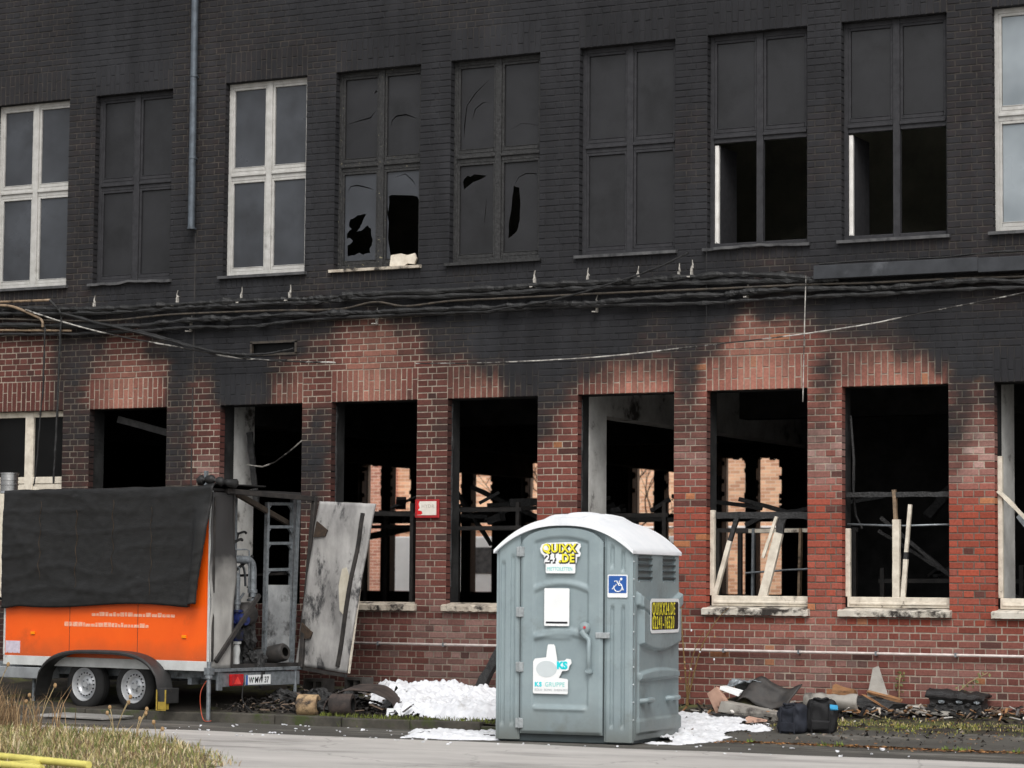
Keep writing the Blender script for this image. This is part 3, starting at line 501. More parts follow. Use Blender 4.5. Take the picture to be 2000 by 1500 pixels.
upper(5,fs,[ps]*4,'sooted black upper window with all four panes whole')
w7,q7=upper(6,fs,[ps,ps,None,None],'sooted upper window with open lower half and torn sill',torn=True,skip=(2,3))
w8,q8=upper(7,fs,[ps,ps,None,None],'sooted upper window with open lower half and straight sill',skip=(2,3))
upper(8,fw_,[pp]*4,'white-framed upper window with pale panes at the right edge')
upper(9,fw_,[pp]*4,'white-framed upper window beyond the right edge')
def inq(q,w=.036): return [(q[0]+w,q[2]+w+.01),(q[1]-w,q[2]+w+.01),(q[1]-w,q[3]-w),(q[0]+w,q[3]-w)]
# smashed window
filled(inq(q4[0]),[crack([(-3.46,7.50),(-3.3,7.53),(-3.12,7.56),(-3.05,7.64)]),crack([(-3.07,7.86),(-3.04,7.9),(-3.02,7.88)],.012)],.14,.004,'pane',ps,w4)
filled(inq(q4[1]),[crack([(-2.82,7.42),(-2.80,7.5),(-2.74,7.55),(-2.6,7.56),(-2.44,7.50)])],.14,.004,'pane',ps,w4)
a,b,c,d=q4[2]
filled(inq(q4[2]),[jag([(-3.40,6.268),(-3.294,6.315),(-3.165,6.32),(-3.235,6.19),(-3.27,6.14),(-3.30,6.10),(-3.22,6.12),(-3.14,6.174),(-3.09,6.12),(-3.07,6.0),(-3.075,5.92),(-3.11,5.88),(-3.10,5.82),(-3.2,5.80),(-3.26,5.83),(-3.33,5.80),(-3.43,5.79),(-3.44,5.93),(-3.40,5.95),(-3.36,5.99),(-3.41,6.03),(-3.45,6.02),(-3.45,6.08),(-3.38,6.14),(-3.42,6.18)]),crack([(-3.45,6.62),(-3.4,6.69),(-3.3,6.70),(-3.15,6.66),(-3.07,6.63)])],.14,.004,'pane',pg,w4)
a,b,c,d=q4[3]
filled([(a+.036,d-.036),(a+.036,6.44),(a+.042,6.40),(a+.05,6.33),(a+.065,6.45),(a+.06,6.53),(a+.10,6.545),(-2.5,6.52),(-2.42,6.50),(b-.036,6.44),(b-.036,d-.036)],[crack([(-2.78,6.76),(-2.6,6.8),(-2.5,6.72),(-2.44,6.64)],.005)],.14,.004,'pane',pg,w4)
filled([(a+.036,c+.05),(a+.10,c+.05),(a+.05,6.0),(a+.06,6.2),(a+.036,6.3)],[],.141,.004,'pane',pg,w4)
tag(filled([(-2.76,5.63),(-2.74,5.76),(-2.6,5.775),(-2.5,5.75),(-2.40,5.77),(-2.37,5.70),(-2.40,5.63),(-2.5,5.645),(-2.57,5.60),(-2.72,5.61)],[],.06,.03,'torn_board',M['white_frame'],w4),'pale torn board stuck on the sill')
# cracked window
filled(inq(q5[0]),[crack([(-1.755,7.2),(-1.75,7.35),(-1.72,7.6),(-1.6,7.75),(-1.42,7.9)],.006),crack([(-1.64,7.42),(-1.6,7.55),(-1.5,7.62),(-1.43,7.63)],.006)],.14,.004,'pane',ps,w5)
filled(inq(q5[1]),[crack([(-1.1,7.25),(-.95,7.32),(-.8,7.3),(-.72,7.27)],.003)],.14,.004,'pane',ps,w5)
filled(inq(q5[2]),[[(-1.751,6.674),(-1.70,6.72),(-1.66,6.70),(-1.606,6.729),(-1.43,6.70),(-1.50,6.665),(-1.62,6.63),(-1.70,6.58),(-1.749,6.545),(-1.765,6.643)],crack([(-1.46,6.1),(-1.44,6.25),(-1.43,6.4)],.004)],.14,.004,'pane',ps,w5)
filled(inq(q5[3]),[jag([(-1.05,6.55),(-.971,6.52),(-.955,6.3),(-.96,6.111),(-1.0,5.98),(-1.07,5.92),(-1.12,5.90),(-1.11,6.12),(-1.075,6.309)],.006),crack([(-1.03,6.565),(-.98,6.65),(-.88,6.69),(-.75,6.68),(-.72,6.64)],.006)],.14,.004,'pane',ps,w5)
# opened casements of the two windows with an open lower half
for f,q in((w7,q7),(w8,q8)):
    a,_,c,d=q[2]
    MB().bx(a+.004,a+.05,.13,.17,c+.01,d-.02).bx(a+.016,a+.036,.122,.13,c+.02,d-.03).build('sash_edge',pm('bright_white_frame_edge',srgb(236,234,230),srgb(205,202,196),scale=6,rough=.4,bump=.05),f)
    MB().bx(a+.02,a+.055,.17,.68,c+.01,d-.02).build('open_sash',M['frame_soot'],f)
lampm=pm('dusty_lamp_housing',srgb(190,192,188),srgb(150,150,146),rough=.5)
for x,y in((3.0,1.2),(1.6,1.4),(2.4,3.0),(.8,3.2),(-.2,1.4),(4.2,2.4),(.0,3.6)): MB().bx(x,x+.08,y,y+1.1,8.62,8.7).build('ceiling_lamp',lampm,BLD,bevel=.01)
# ------------------------------------------------ lower storey windows
x0,x1=XS[0]
f=frame_mesh(x0,x1,2.62,ZL1,3.1).v; m=MB(); c=(x0+x1)/2
m.bx(x0,x0+.06,.1,.16,1.4,ZL1).bx(x1-.06,x1,.1,.16,1.4,ZL1).bx(x0+.06,x1-.06,.101,.159,ZL1-.08,ZL1).bx(c-.07,c+.07,.09,.158,1.4,ZL1-.01).bx(x0+.06,x1-.06,.098,.157,2.94,3.03).bx(x0+.06,x1-.06,.11,.15,1.4,2.94)
f=m.build('window',M['white_frame'],BLD,bevel=.005,seg=1); tag(f,'cream-framed lower window with black panes at the left edge')
for a,b in((x0+.06,c-.07),(c+.07,x1-.06)): MB().bx(a,b,.13,.136,3.03,ZL1-.08).build('pane',M['pane_black'],f)
def lsill(i,mat,lab,rag=.012,z=1.372,h=.075):
    x0,x1=XS[i]; m=MB(); n=48; rg=random.Random(i)
    for k in range(n+1):
        u=k/n; x=x0-.03+(x1-x0+.06)*u; a=rag*mn.noise(Vector((x*11,i,0))); b=rag*mn.noise(Vector((x*17,i,7)))
        m.v+= [(x,-.065+a,z-h+b*.6),(x,-.07+a,z-.01+b),(x,-.03,z+.004+b*.5),(x,.20,z+.03),(x,.20,z-h)]
    for k in range(n):
        for q in range(5): m.f.append((5*k+q,5*k+(q+1)%5,5*k+5+(q+1)%5,5*k+5+q))
    m.f+= [(4,3,2,1,0),tuple(5*n+q for q in range(5))]
    o=m.build('sill',mat,BLD,auto=35); tag(o,lab); return o
lsill(3,M['sill_conc'],'scorched sill'); lsill(4,M['sill_conc'],'scorched sill',.018); lsill(5,M['sill_conc'],'scorched sill')
msw=pm('peeling_cream_sill',srgb(216,210,198),srgb(182,174,160),scale=6,rough=.7,bump=.4,bscale=30,c3=srgb(52,47,43),s3=4,t3=(.50,.60))
for i in(6,7,8,9): lsill(i,msw,'peeling cream sill')
def burnt_frame(i,top):
    """what the fire left of the wooden window: bottom rail, stumps of the jambs, a charred transom"""
    x0,x1=XS[i]; m=MB(); m.bx(x0+.02,x1-.02,.115,.185,1.40,1.52).bx(x0+.05,x1-.05,.10,.115,1.43,1.46)
    m.bx(x0-.005,x0+.05,.12,.18,1.52,top)
    return m.build('window',M['white_frame'],BLD,bevel=.006,seg=1)
def rough_bar(name,p,q,w,d,mat,parent,n=14,amp=.25,lab=None):
    m=MB(); p,q=Vector(p),Vector(q); t=(q-p).normalized(); u=Vector((0,1,0)); a=t.cross(u).normalized(); b=a.cross(t)
    for k in range(n+1):
        c=p.lerp(q,k/n)
        for sx,sy in((-1,-1),(1,-1),(1,1),(-1,1)):
            e=1+amp*mn.noise(c*7+Vector((sx*3,sy*5,0))); m.v.append(tuple(c+a*sx*w/2*e+b*sy*d/2*e))
    for k in range(n):
        for s in range(4): m.f.append((4*k+s,4*k+(s+1)%4,4*k+4+(s+1)%4,4*k+4+s))
    m.f+= [(3,2,1,0),tuple(4*n+s for s in range(4))]
    o=m.build(name,mat,parent); 
    if lab: tag(o,lab)
    return o
f6=burnt_frame(6,2.52); tag(f6,'burnt-out lower window with two white frame boards leaning in it')
rough_bar('frame_board',(1.655,.14,1.5),(1.84,.16,2.16),.052,.05,M['white_frame'],f6,amp=.08)
rough_bar('frame_board',(1.84,.16,2.16),(1.935,.17,2.45),.05,.05,M['char_wood'],f6)
rough_bar('frame_board',(2.245,.14,1.44),(2.45,.17,2.25),.105,.05,M['white_frame'],f6,amp=.06)
rough_bar('frame_board',(2.45,.18,2.25),(2.50,.2,2.46),.095,.05,M['char_wood'],f6,amp=.5)
rough_bar('frame_board',(2.27,.12,1.96),(2.43,.15,2.44),.035,.03,M['white_frame'],f6,amp=.15)
rough_bar('transom',(1.60,.2,2.46),(2.87,.2,2.455),.075,.07,M['char_wood'],f6,amp=.35)
f7=burnt_frame(7,2.3); tag(f7,'burnt-out lower window with an upright white mullion stump')
rough_bar('mullion',(3.885,.15,1.44),(3.885,.16,2.40),.082,.06,M['white_frame'],f7,amp=.08)
rough_bar('mullion_tip',(3.875,.16,2.40),(3.858,.16,2.74),.04,.05,M['conduit_tan'],f7,amp=.3)
rough_bar('frame_board',(3.965,.13,1.46),(4.0,.14,1.95),.05,.04,M['white_frame'],f7,amp=.1)
rough_bar('frame_board',(4.0,.14,1.95),(4.005,.14,2.03),.045,.04,M['char_wood'],f7)
rough_bar('frame_board',(4.005,.14,2.03),(4.055,.14,2.57),.04,.04,M['white_frame'],f7,amp=.15)
rough_bar('transom',(3.285,.17,2.685),(4.552,.17,2.685),.055,.06,M['char_wood'],f7,amp=.4)
MB().tube([(3.28,.2,2.35),(3.9,.22,2.33),(4.55,.2,2.345)],.012).build('rod',M['galv'],f7,smooth=True)
MB().tube([(3.30,.25,3.6),(3.34,.26,3.1),(3.33,.26,2.72),(3.36,.26,2.45),(3.43,.27,2.3)],[.018,.016,.02,.015,.012],jit=.3).build('hanging_cable',M['cable_char'],f7)
f8=burnt_frame(8,3.1); tag(f8,'burnt-out lower window at the right edge with pale jamb')
rough_bar('frame_board',(5.09,.1,2.72),(5.75,.3,2.0),.04,.05,M['white_frame'],f8,amp=.4); rough_bar('frame_board',(5.25,.35,2.45),(5.95,.4,1.6),.075,.03,M['galv'],f8,amp=.1)
for i in(3,4,5): 
    x0,x1=XS[i]; m=MB()
    m.tube([(x0-.005,.13,ZL1-.05+.0*k-k*.12) for k in range(20)],[.012+.012*random.random() for _ in range(20)],n=6,jit=.4); o=m.build('charred_frame_strip',M['char_wood'],BLD)
x0,x1=XS[2]
rough_bar('hanging_strip',(x0+.10,.55,3.6),(x0+.20,.6,2.62),.085,.03,M['char_wood'],BLD,n=30,amp=.3)
m=MB(); m.tube([(x0+.1,.5,3.17),(x0+.35,.5,3.14),(x0+.6,.4,3.19),(x0+.85,.35,3.32),(x0+1.2,.3,3.55)],[.006,.012,.01,.012,.008],jit=.2); m.build('hanging_cable',M['cable_white'],BLD,smooth=True)
rough_bar('fallen_lamp',(-7.25,.5,3.82),(-6.6,.9,3.62),.09,.05,M['sill_metal'],BLD,amp=.1)
# burnt storage racks seen through the openings
rackm=M['char_metal']
def rack(x0,x1,y0,y1,zs,lab,lean=0,extra=0,z0=.42,ztop=2.62):
    r=empty('storage_rack',((x0+x1)/2,(y0+y1)/2,z0),0,lab,'rack','burnt racks behind the lower windows'); hx,hy=(x1-x0)/2,(y1-y0)/2
    for sx in(-1,1):
        for sy in(-1,1): MB().bar((sx*hx,sy*hy,0),(sx*hx+lean,sy*hy,ztop-z0+random.uniform(-.05,.08)),.05,.05).build('post',rackm,r)
    for z in zs:
        for sy in(-1,1): MB().bar((-hx-.05,sy*hy,z-z0+random.uniform(-.03,.03)),(hx+.05,sy*hy,z-z0+random.uniform(-.03,.03)),.035,.05).build('rail',rackm,r)
        if z<1.3: MB().grid(14,5,lambda u,v:((2*u-1)*hx,(2*v-1)*hy,z-z0+.03-.10*math.sin(u*math.pi)*random.uniform(.3,1)*abs(mn.noise(Vector((u*3,v*3,z+x0)))))).build('shelf',rackm,r,solid=.02)
    rg=random.Random(int(x0*100))
    for i in range(extra):   # collapsed goods on the shelves
        z=rg.choice(zs)-z0+.08; x=rg.uniform(-hx*.8,hx*.8); l=rg.uniform(.1,.4); MB().bar((x,rg.uniform(-hy,hy)*.6,z),(x+l,rg.uniform(-hy,hy)*.6,z+rg.uniform(0,.16)),rg.uniform(.05,.14),rg.uniform(.02,.1)).build('burnt_goods',M['char_wood'],r)
    return r
rack(-4.3,-3.1,1.3,1.9,[1.0,2.55],'burnt rack behind the window beside the trailer door',extra=6)
rack(-2.75,-1.55,1.3,1.9,[2.36,2.6],'burnt rack behind the window right of the hydrant sign',extra=4)
rack(-1.1,.4,1.5,2.2,[1.2,2.0,2.5],'burnt rack behind the toilet',extra=7)
rack(1.25,2.75,1.2,1.9,[1.0,2.30],'burnt rack with pale rails behind the leaning white boards',extra=4,ztop=2.35)
rack(-6.6,-5.6,6.0,6.6,[1.0,2.5],'burnt rack standing deep in the hall, left one',extra=6)
rack(-2.3,-1.6,4.5,5.,[.9,2.55],'burnt rack standing deep in the hall, middle one',extra=6)
rack(3.0,4.5,2.2,3.0,[1.0,1.7],'burnt low rack behind the upright white mullion',extra=6,ztop=1.9)
MB().bar((1.66,1.18,2.30),(2.80,1.18,2.31),.03,.045).build('pale_rail',M['white_frame'],BLD); 
MB().bar((2.32,1.16,1.5),(2.34,1.16,2.33),.07,.03).build('pale_post',M['conduit_tan'],BLD); MB().bar((1.72,1.16,1.5),(1.73,1.16,2.33),.045,.03).build('pale_post',M['galv'],BLD)
MB().tube([(1.65,1.1,1.79),(2.2,1.1,1.83),(2.8,1.1,1.86)],.013).build('rod',M['galv'],BLD)
rg=random.Random(12)
for i,(p,q,w) in enumerate([((-4.6,3,2.62),(-3.0,3.2,2.55),.05),((-5.7,6,1.6),(-5.2,6,3.1),.07),((-4.5,5,3.0),(-3.9,5,2.2),.05),((-3.7,4,3.0),(-2.4,4.4,2.4),.06),((-2.9,3,2.7),(-1.2,3.3,2.8),.05),((-1.1,1.2,2.75),(1.1,1.6,1.9),.07),((.1,2.4,2.78),(1.3,2.5,2.62),.05),((1.5,2,2.5),(3.0,2.3,2.75),.045),((1.4,1.5,2.7),(2.5,1.6,2.4),.05),((3.4,1,2.45),(4.4,1.2,1.6),.04),((3.3,1.2,2.3),(4.2,1.3,1.75),.035),((4.1,2,1.85),(5.0,2,1.4),.04),((3.3,3,2.5),(3.7,3.4,3.1),.12),((-9,9,2.3),(-6,9,2.8),.1)]):
    o=rough_bar('fallen_beam',p,q,w,w,M['char_wood'],None,amp=.4)
    tag(o,['charred beam lying across the rack beside the trailer door','charred post leaning deep behind the smashed trailer window','thin charred lath slanting behind the trailer door','charred beam slanting behind the hydrant sign pier','charred strip lying on the rack right of the hydrant sign','charred beam slanting down behind the toilet roof','charred strip over the rack behind the toilet','charred strip bowed behind the leaning white boards','short charred strip behind the leaning white boards','thin charred lath slanting left of the white mullion','second thin charred lath left of the white mullion','thin charred lath slanting right of the white mullion','thick charred log standing in the dark right of the brick pier','long charred beam lying deep in the hall'][i],'beam','fallen charred beams inside the hall')
# ---------------------------------------------------------------- things fixed to the wall
def smooth_path(pts,k=5):
    P=[Vector(p) for p in pts]; out=[]
    for i in range(len(P)-1):
        a,b,c,d=P[max(0,i-1)],P[i],P[i+1],P[min(len(P)-1,i+2)]
        for j in range(k):
            t=j/k; out.append(.5*((2*b)+(c-a)*t+(2*a-5*b+4*c-d)*t*t+(3*b-a-3*c+d)*t**3))
    return out+[P[-1]]
def cable(key,r,mat,label,lump=0,k=6,dy=0,name='cable',cat='cable',g='cables along the wall'):
    pts=smooth_path(CAB[key],k); n=len(pts)
    if lump:
        pts=[p+Vector((0,dy+.01*mn.noise(p*5),.012*mn.noise(p*4+Vector((9,0,0)))*lump)) for p in pts]
        rs=[r*(.9+lump*(.7*mn.noise(p*9)+.5*mn.noise(p*31))) for p in pts]
    else: pts=[p+Vector((0,dy,0)) for p in pts]; rs=[r]*n
    o=MB().tube(pts,rs,n=8,jit=.18 if lump else 0).build(name,mat,smooth=not lump); tag(o,label,cat,g); return o
CC=M['cable_char']
cable('B',.042,CC,'thick lumpy charred cable, topmost of the bundle along the wall',1,12)
cable('Cc',.034,CC,'lumpy charred cable, second from the top of the bundle',1,12)
cable('D',.015,M['conduit'],'smooth brownish conduit waving through the middle of the bundle',0,8)
cable('E',.036,CC,'lumpy charred cable below the brownish conduit',1,12,dy=-.01)
cable('F',.026,CC,'thin charred cable, lowest of the bundle',.7,12)
cable('T1',.018,M['conduit_tan'],'tan conduit on top at the left edge, ending at the first bracket')
cable('T2',.019,M['conduit_tan'],'tan conduit bending down at the left edge',dy=-.05)
cable('T3',.016,M['conduit_tan'],'short straight tan conduit low at the left edge')
cable('K1',.016,CC,'charred cable hanging straight down left of the first dark doorway',.4,8)
cable('K5',.012,CC,'charred cable hanging in front of the cream-framed window at the left edge',.5,8)
cable('K2',.011,M['cable_white'],'sagging cable with stripped white end reaching below the wall vent',.3,8)
cable('K3',.018,CC,'sagging charred cable ending at the wall vent',.8,10,dy=-.02)
cable('K4',.014,CC,'sagging charred cable lowest of the two by the vent',.8,10)
cable('Hh',.0085,M['cable_white'],'long white cable sagging across the wall above the right windows',.15,8)
cable('I',.014,CC,'thin charred cable slanting up from the bundle under the whole black window',.5,8)
cable('V1',.007,M['cable_white'],'thin bare wire hanging into the window with leaning boards')
cable('V2',.004,CC,'hair-thin wire hanging under the torn right sill')
hm=pm('chalky_bracket',srgb(196,192,184),srgb(120,116,110),scale=40,rough=.9,bump=.4)
for i,(x,y,z) in enumerate(HOOKS):
    m=MB().bx(x-.012,x+.012,-.035,.0,z-.05,z+.06,j=.004).bx(x-.02,x+.02,-.12,-.035,z-.06,z-.045,j=.004); m.tube([(x+random.uniform(-.01,.01),-.012,z+.06),(x+random.uniform(-.015,.015),-.012,z+.10),(x+.005,-.01,z+.16)],[.016,.008,.004],n=6,jit=.4); m.build('cable_bracket',hm,BLD)
# cable duct on the right
d=empty('cable_duct',(3.0,-.14,5.15),0,'dark metal cable duct running to the right edge above the cables','duct')
dm=pm('sooted_duct_sheet',srgb(62,64,68),srgb(44,46,49),scale=5,rough=.5,metal=.2,bump=.05,c3=srgb(84,86,90),s3=2,t3=(.58,.72))
MB().bx(0,1.95,-.02,.12,.005,.165,j=.003).build('duct_cover',dm,d,bevel=.006); MB().bx(1.955,6.3,-.022,.12,-.01,.155,j=.003).build('duct_cover',dm,d,bevel=.006)
m=MB().tube(smooth_path([(.05,.05,.19),(.8,.06,.2),(1.5,.05,.19),(2.2,.06,.22),(3,.05,.2),(6,.05,.2)],6),[.012]*31,jit=.3); m.build('cable_rest',CC,d)
# downpipe
dp=empty('downpipe',(-5.69,-.1,6.24),0,'grey zinc downpipe hanging cut off beside the white-framed window','downpipe')
MB().tube([(0,0,0),(-.004,0,1.5),(-.01,0,4.5)],.047,n=16).build('pipe',M['zinc'],dp,smooth=True,auto=40)
for z in(.0,.93,2.02,3.2): MB().lathe([(.047,z),(.054,z+.002),(.054,z+.03),(.047,z+.032)],n=16).bx(-.012,.012,.045,.105,z+.005,z+.027).build('clamp',M['zinc'],dp)
# conduit pipe low on the wall
cp=empty('wall_pipe',(-3.2,-.05,.885),0,'thin white pipe running level along the wall below the windows','pipe')
MB().tube([(.0,0,0),(3,0,.002),(6.5,0,.0),(11.5,0,0)],.0165,n=10).build('pipe',M['pipe_white'],cp,smooth=True)
for x in np.arange(.4,11,.93): MB().bx(x-.012,x+.012,-.02,.05,-.022,.024).build('clip',M['galv'],cp)
# hydrant sign
sg=empty('hydrant_sign',(-2.13,-.03,2.567),0,'small white sign with red border on the brick pier','sign')
red=pm('sign_red',srgb(168,40,42),srgb(140,30,34),scale=12,rough=.5,bump=.05)
MB().bx(-.17,.17,-.012,.012,-.125,.105).build('back_plate',red,sg,bevel=.006)
filled([(-.135,-.09),(.135,-.09),(.135,.082),(-.10,.082),(-.115,.05),(-.10,.0),(-.125,-.03),(-.07,-.04),(-.06,-.07),(-.08,-.085),(-.13,-.086)],[],-.0145,.003,'face',pm('faded_sign_face',srgb(226,220,210),srgb(205,198,186),scale=8,rough=.5,bump=.05),sg)
filled([(-.135,.082),(-.105,.082),(-.118,.05),(-.105,.0),(-.13,-.03),(-.075,-.042),(-.065,-.07),(-.085,-.088),(-.135,-.088)],[],-.0140,.003,'bare_patch',pm('fresh_red',srgb(214,30,34),srgb(200,26,30),rough=.4,bump=0),sg)
# ---------------------------------------------------------------- lettering
def text(body,size,mat,parent,loc,rot=(R(90),0,0),sx=1,bold=0,ex=.0008,name='lettering',align='LEFT',space=1,shear=0):
    cu=bpy.data.curves.new('t','FONT'); cu.body=body; cu.size=size; cu.extrude=ex; cu.offset=bold; cu.align_x=align; cu.space_character=space; cu.shear=shear; cu.resolution_u=3
    to=bpy.data.objects.new('t',cu); COL.objects.link(to)
    bpy.context.view_layer.update()
    me=bpy.data.meshes.new_from_object(to.evaluated_get(bpy.context.evaluated_depsgraph_get())); me.name=name
    bpy.data.objects.remove(to); bpy.data.curves.remove(cu)
    me.materials.clear(); me.materials.append(mat)
    o=bpy.data.objects.new(name,me); COL.objects.link(o); o.parent=parent; o.location=loc; o.rotation_euler=rot; o.scale=(sx,1,1)
    return o
def flat(name,c,rough=.45): return pm(name,c,tuple(x*.92 for x in c[:3])+(1,),scale=5,rough=rough,bump=.02)
T_grey=flat('faded_grey_print',srgb(168,160,150)); T_yel=flat('yellow_print',srgb(240,228,60)); T_blk=flat('black_print',srgb(24,24,32)); T_wht=flat('white_sticker',srgb(236,238,238))
T_teal=flat('pale_teal_print',srgb(110,205,200)); T_cyan=flat('cyan_print',srgb(0,206,216)); T_lgrey=flat('pale_grey_print',srgb(176,182,184)); T_blue=flat('blue_sign',srgb(40,88,160))
text('HYDR.',.062,T_grey,sg,(-.075,-.0165,.0),space=1.15); text('HYDRANT',.018,T_grey,sg,(-.07,-.0165,-.035)) if False else None
# ---------------------------------------------------------------- portable toilet
TW,TD=1.52,1.46
TO=empty('portable_toilet',(.874,-3.864,0),R(4.8),'grey portable toilet with white arched roof and stickers on the door','portable toilet')
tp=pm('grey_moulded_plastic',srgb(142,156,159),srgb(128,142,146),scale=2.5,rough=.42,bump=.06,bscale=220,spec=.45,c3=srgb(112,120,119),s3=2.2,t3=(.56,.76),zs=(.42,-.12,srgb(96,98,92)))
tpd=pm('dark_grey_plastic',srgb(62,72,74),srgb(50,58,60),scale=3,rough=.5,bump=.05)
tr=pm('white_roof_plastic',srgb(238,240,242),srgb(222,226,230),scale=3,rough=.5,bump=.05,c3=srgb(196,200,204),s3=3,t3=(.6,.8))
def relief(name,w,h,fn,nx,nz,mat,parent,O,U,V,N,edge=.05,top=None):
    """moulded sheet: fn(x,z)->height along N; U,V,N local axes; skirt of depth edge"""
    m=MB(); O,U,V,N=Vector(O),Vector(U),Vector(V),Vector(N)
    def pt(i,j,dep=None):
        x=w*i/nx; z=h*j/nz
        if top: z=z*(top(x)/h)
        d=fn(x,z) if dep is None else dep
        return O+U*x+V*z+N*d
    for j in range(nz+1):
        for i in range(nx+1): m.v.append(tuple(pt(i,j)))
    for j in range(nz):
        for i in range(nx):
            a=j*(nx+1)+i; m.f.append((a,a+1,a+nx+2,a+nx+1))
    rim=[(i,0) for i in range(nx)]+[(nx,j) for j in range(nz)]+[(nx-i,nz) for i in range(nx)]+[(0,nz-j) for j in range(nz)]
    b=len(m.v); m.v+= [tuple(pt(i,j,-edge)) for i,j in rim]; n=len(rim)
    idx=[j*(nx+1)+i for i,j in rim]
    for k in range(n): m.f.append((idx[k],b+k,b+(k+1)%n,idx[(k+1)%n]))
    return m.build(name,mat,parent,smooth=True,auto=50)
def smin(x,a,b,r): return ss(a,a+r,x)*ss(b,b-r,x)      # 1 inside [a,b] with soft edges r
def roof_z(u): return 1.985+.335*(1-min(1,abs(2*u-1))**2.3)
def arc_z(x): return roof_z((x+.018)/(TW+.036))-.03
# skid base and core
MB().bx(.02,TW-.02,.03,TD-.02,.0,.09).build('skid_base',tpd,TO,bevel=.01)
core=MB(); prof=[(.02,.07)]+[(.02+(TW-.04)*k/16,arc_z(.02+(TW-.04)*k/16)-.02) for k in range(17)]+[(TW-.02,.07)]
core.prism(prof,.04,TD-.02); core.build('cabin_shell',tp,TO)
# front posts with moulded grooves
def groove(x,z,c,w,z0,z1,dep): return -dep*smin(x,c-w/2,c+w/2,.012)*smin(z,z0,z1,.03)
lp=lambda x,z:groove(x,z,.075,.055,.14,1.85,.022)+groove(x,z,.185,.055,.14,1.92,.022)+.012*(smin(x,.02,.26,.02)-1)
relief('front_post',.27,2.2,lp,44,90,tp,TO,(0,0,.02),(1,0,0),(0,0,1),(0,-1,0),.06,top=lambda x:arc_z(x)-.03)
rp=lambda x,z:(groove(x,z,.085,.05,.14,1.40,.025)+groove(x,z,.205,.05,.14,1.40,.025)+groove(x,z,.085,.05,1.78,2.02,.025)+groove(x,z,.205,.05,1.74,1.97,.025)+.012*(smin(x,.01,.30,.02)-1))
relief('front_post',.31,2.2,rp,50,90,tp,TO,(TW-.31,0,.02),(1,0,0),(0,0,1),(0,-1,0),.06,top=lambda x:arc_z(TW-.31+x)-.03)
# door
dx0,dw=.285,.915
def door_fn(x,z):
    h=.02*smin(x,.0,dw,.03)*ss(0,.03,z)
    u=(x-.155)/(.60); 
    for z0,z1,curve in((1.52,1.99,.05),(1.03,1.47,.07),(.28,.97,.06)):
        top=z1+curve*(1-(2*u-1)**2)-.0
        bot=z0+(.06*(1-(2*u-1)**2) if z0>.5 else 0)
        h-=.022*smin(x,.14,.77,.03)*ss(bot-.02,bot+.03,z)*ss(top+.015,top-.03,z)
    h+=.016*math.exp(-((z-1.0)/.028)**2)*smin(x,.14,.60,.06)
    h+=.016*math.exp(-((z-.26)/.022)**2)*smin(x,.14,.75,.05)
    return h
door=relief('door',dw,2.08,door_fn,90,200,tp,TO,(dx0,-.012,.085),(1,0,0),(0,0,1),(0,-1,0),.03,top=lambda x:arc_z(dx0+x)-.16-.06*(abs(x/dw*2-1)**8))
MB().bx(dx0-.012,dx0+.0,-.008,.04,.08,2.02).bx(dx0+dw,dx0+dw+.012,-.004,.04,.08,2.02).build('door_gap',tpd,TO)
hg=pm('bright_hinge',srgb(190,196,198),srgb(150,156,158),scale=20,rough=.35,metal=.5,bump=.05)
for z in(1.97,1.34,.77,.19):
    MB().bx(dx0-.05,dx0-.006,-.026,-.008,z-.05,z+.05).bx(dx0+.0,dx0+.045,-.045,-.02,z-.05,z+.05).tube([(dx0-.002,-.035,z-.055),(dx0-.002,-.035,z+.055)],.011).build('hinge',hg,door if False else TO,bevel=.004,seg=1)
# latch and handle
hd=MB(); hx=dx0+.76
hd.lathe([(.0,.05),(.05,.05),(.062,.03),(.066,.0)],Matrix.Translation((hx-.035,-.03,1.18))@Matrix.Rotation(R(90),4,'X'),n=24)
pts=smooth_path([(hx-.06,-.055,1.15),(hx-.02,-.06,1.10),(hx+.025,-.075,1.06),(hx+.035,-.10,.98),(hx+.035,-.10,.86),(hx+.025,-.06,.76),(hx+.02,-.05,.74)],5)
hd.tube(pts,[.04,.04,.04,.038,.036,.034,.032,.03]+[.024]*(len(pts)-14)+[.03,.034,.038,.04,.042,.04],n=12)
hd.build('handle',tp,door,smooth=True)
MB().lathe([(0,.056),(.014,.056),(.014,.05)],Matrix.Translation((hx-.02,-.03,1.19))@Matrix.Rotation(R(90),4,'X'),n=14).build('lock_indicator',flat('lock_red',srgb(200,50,60)),door)
MB().bx(dx0+dw-.07,dx0+dw+.085,-.045,-.02,1.08,1.14).build('latch',hg,TO,bevel=.006)
# right side panel (faces +x)
def side_fn(y,z):
    h=.0
    for a,b in((.10,.52),(.86,1.26)):          # louvred vents
        if a<y<b and 1.62<z<1.90: h-= .05*smin(y,a,b,.02)*smin(z,1.62,1.90,.02); h+= .045*max(0,math.sin((z-1.62)/.093*2*math.pi))*smin(y,a+.02,b-.02,.02)*smin(z,1.62,1.90,.01)
    arc=1.55-.16*math.sin(math.pi*y/TD)
    h+=.03*smin(z,arc-.16,arc-.0,.03)*smin(y,.03,TD-.03,.05)
    arc2=1.0-.10*math.sin(math.pi*y/TD)
    h+=.028*ss(arc2,arc2+.03,z)*ss(arc-.13,arc-.17,z)*smin(y,.14,TD-.1,.03)
    h+=.022*smin(z,.60,.68+.05*math.sin(math.pi*y/TD),.03)*smin(y,.1,TD-.1,.05)
    h-=.03*smin(y,.08,.13,.012)*smin(z,.2,1.5,.03)
    h+=.03*smin(z,.05,.22,.03)*smin(y,.05,TD-.05,.03)*.6
    return h*1.7
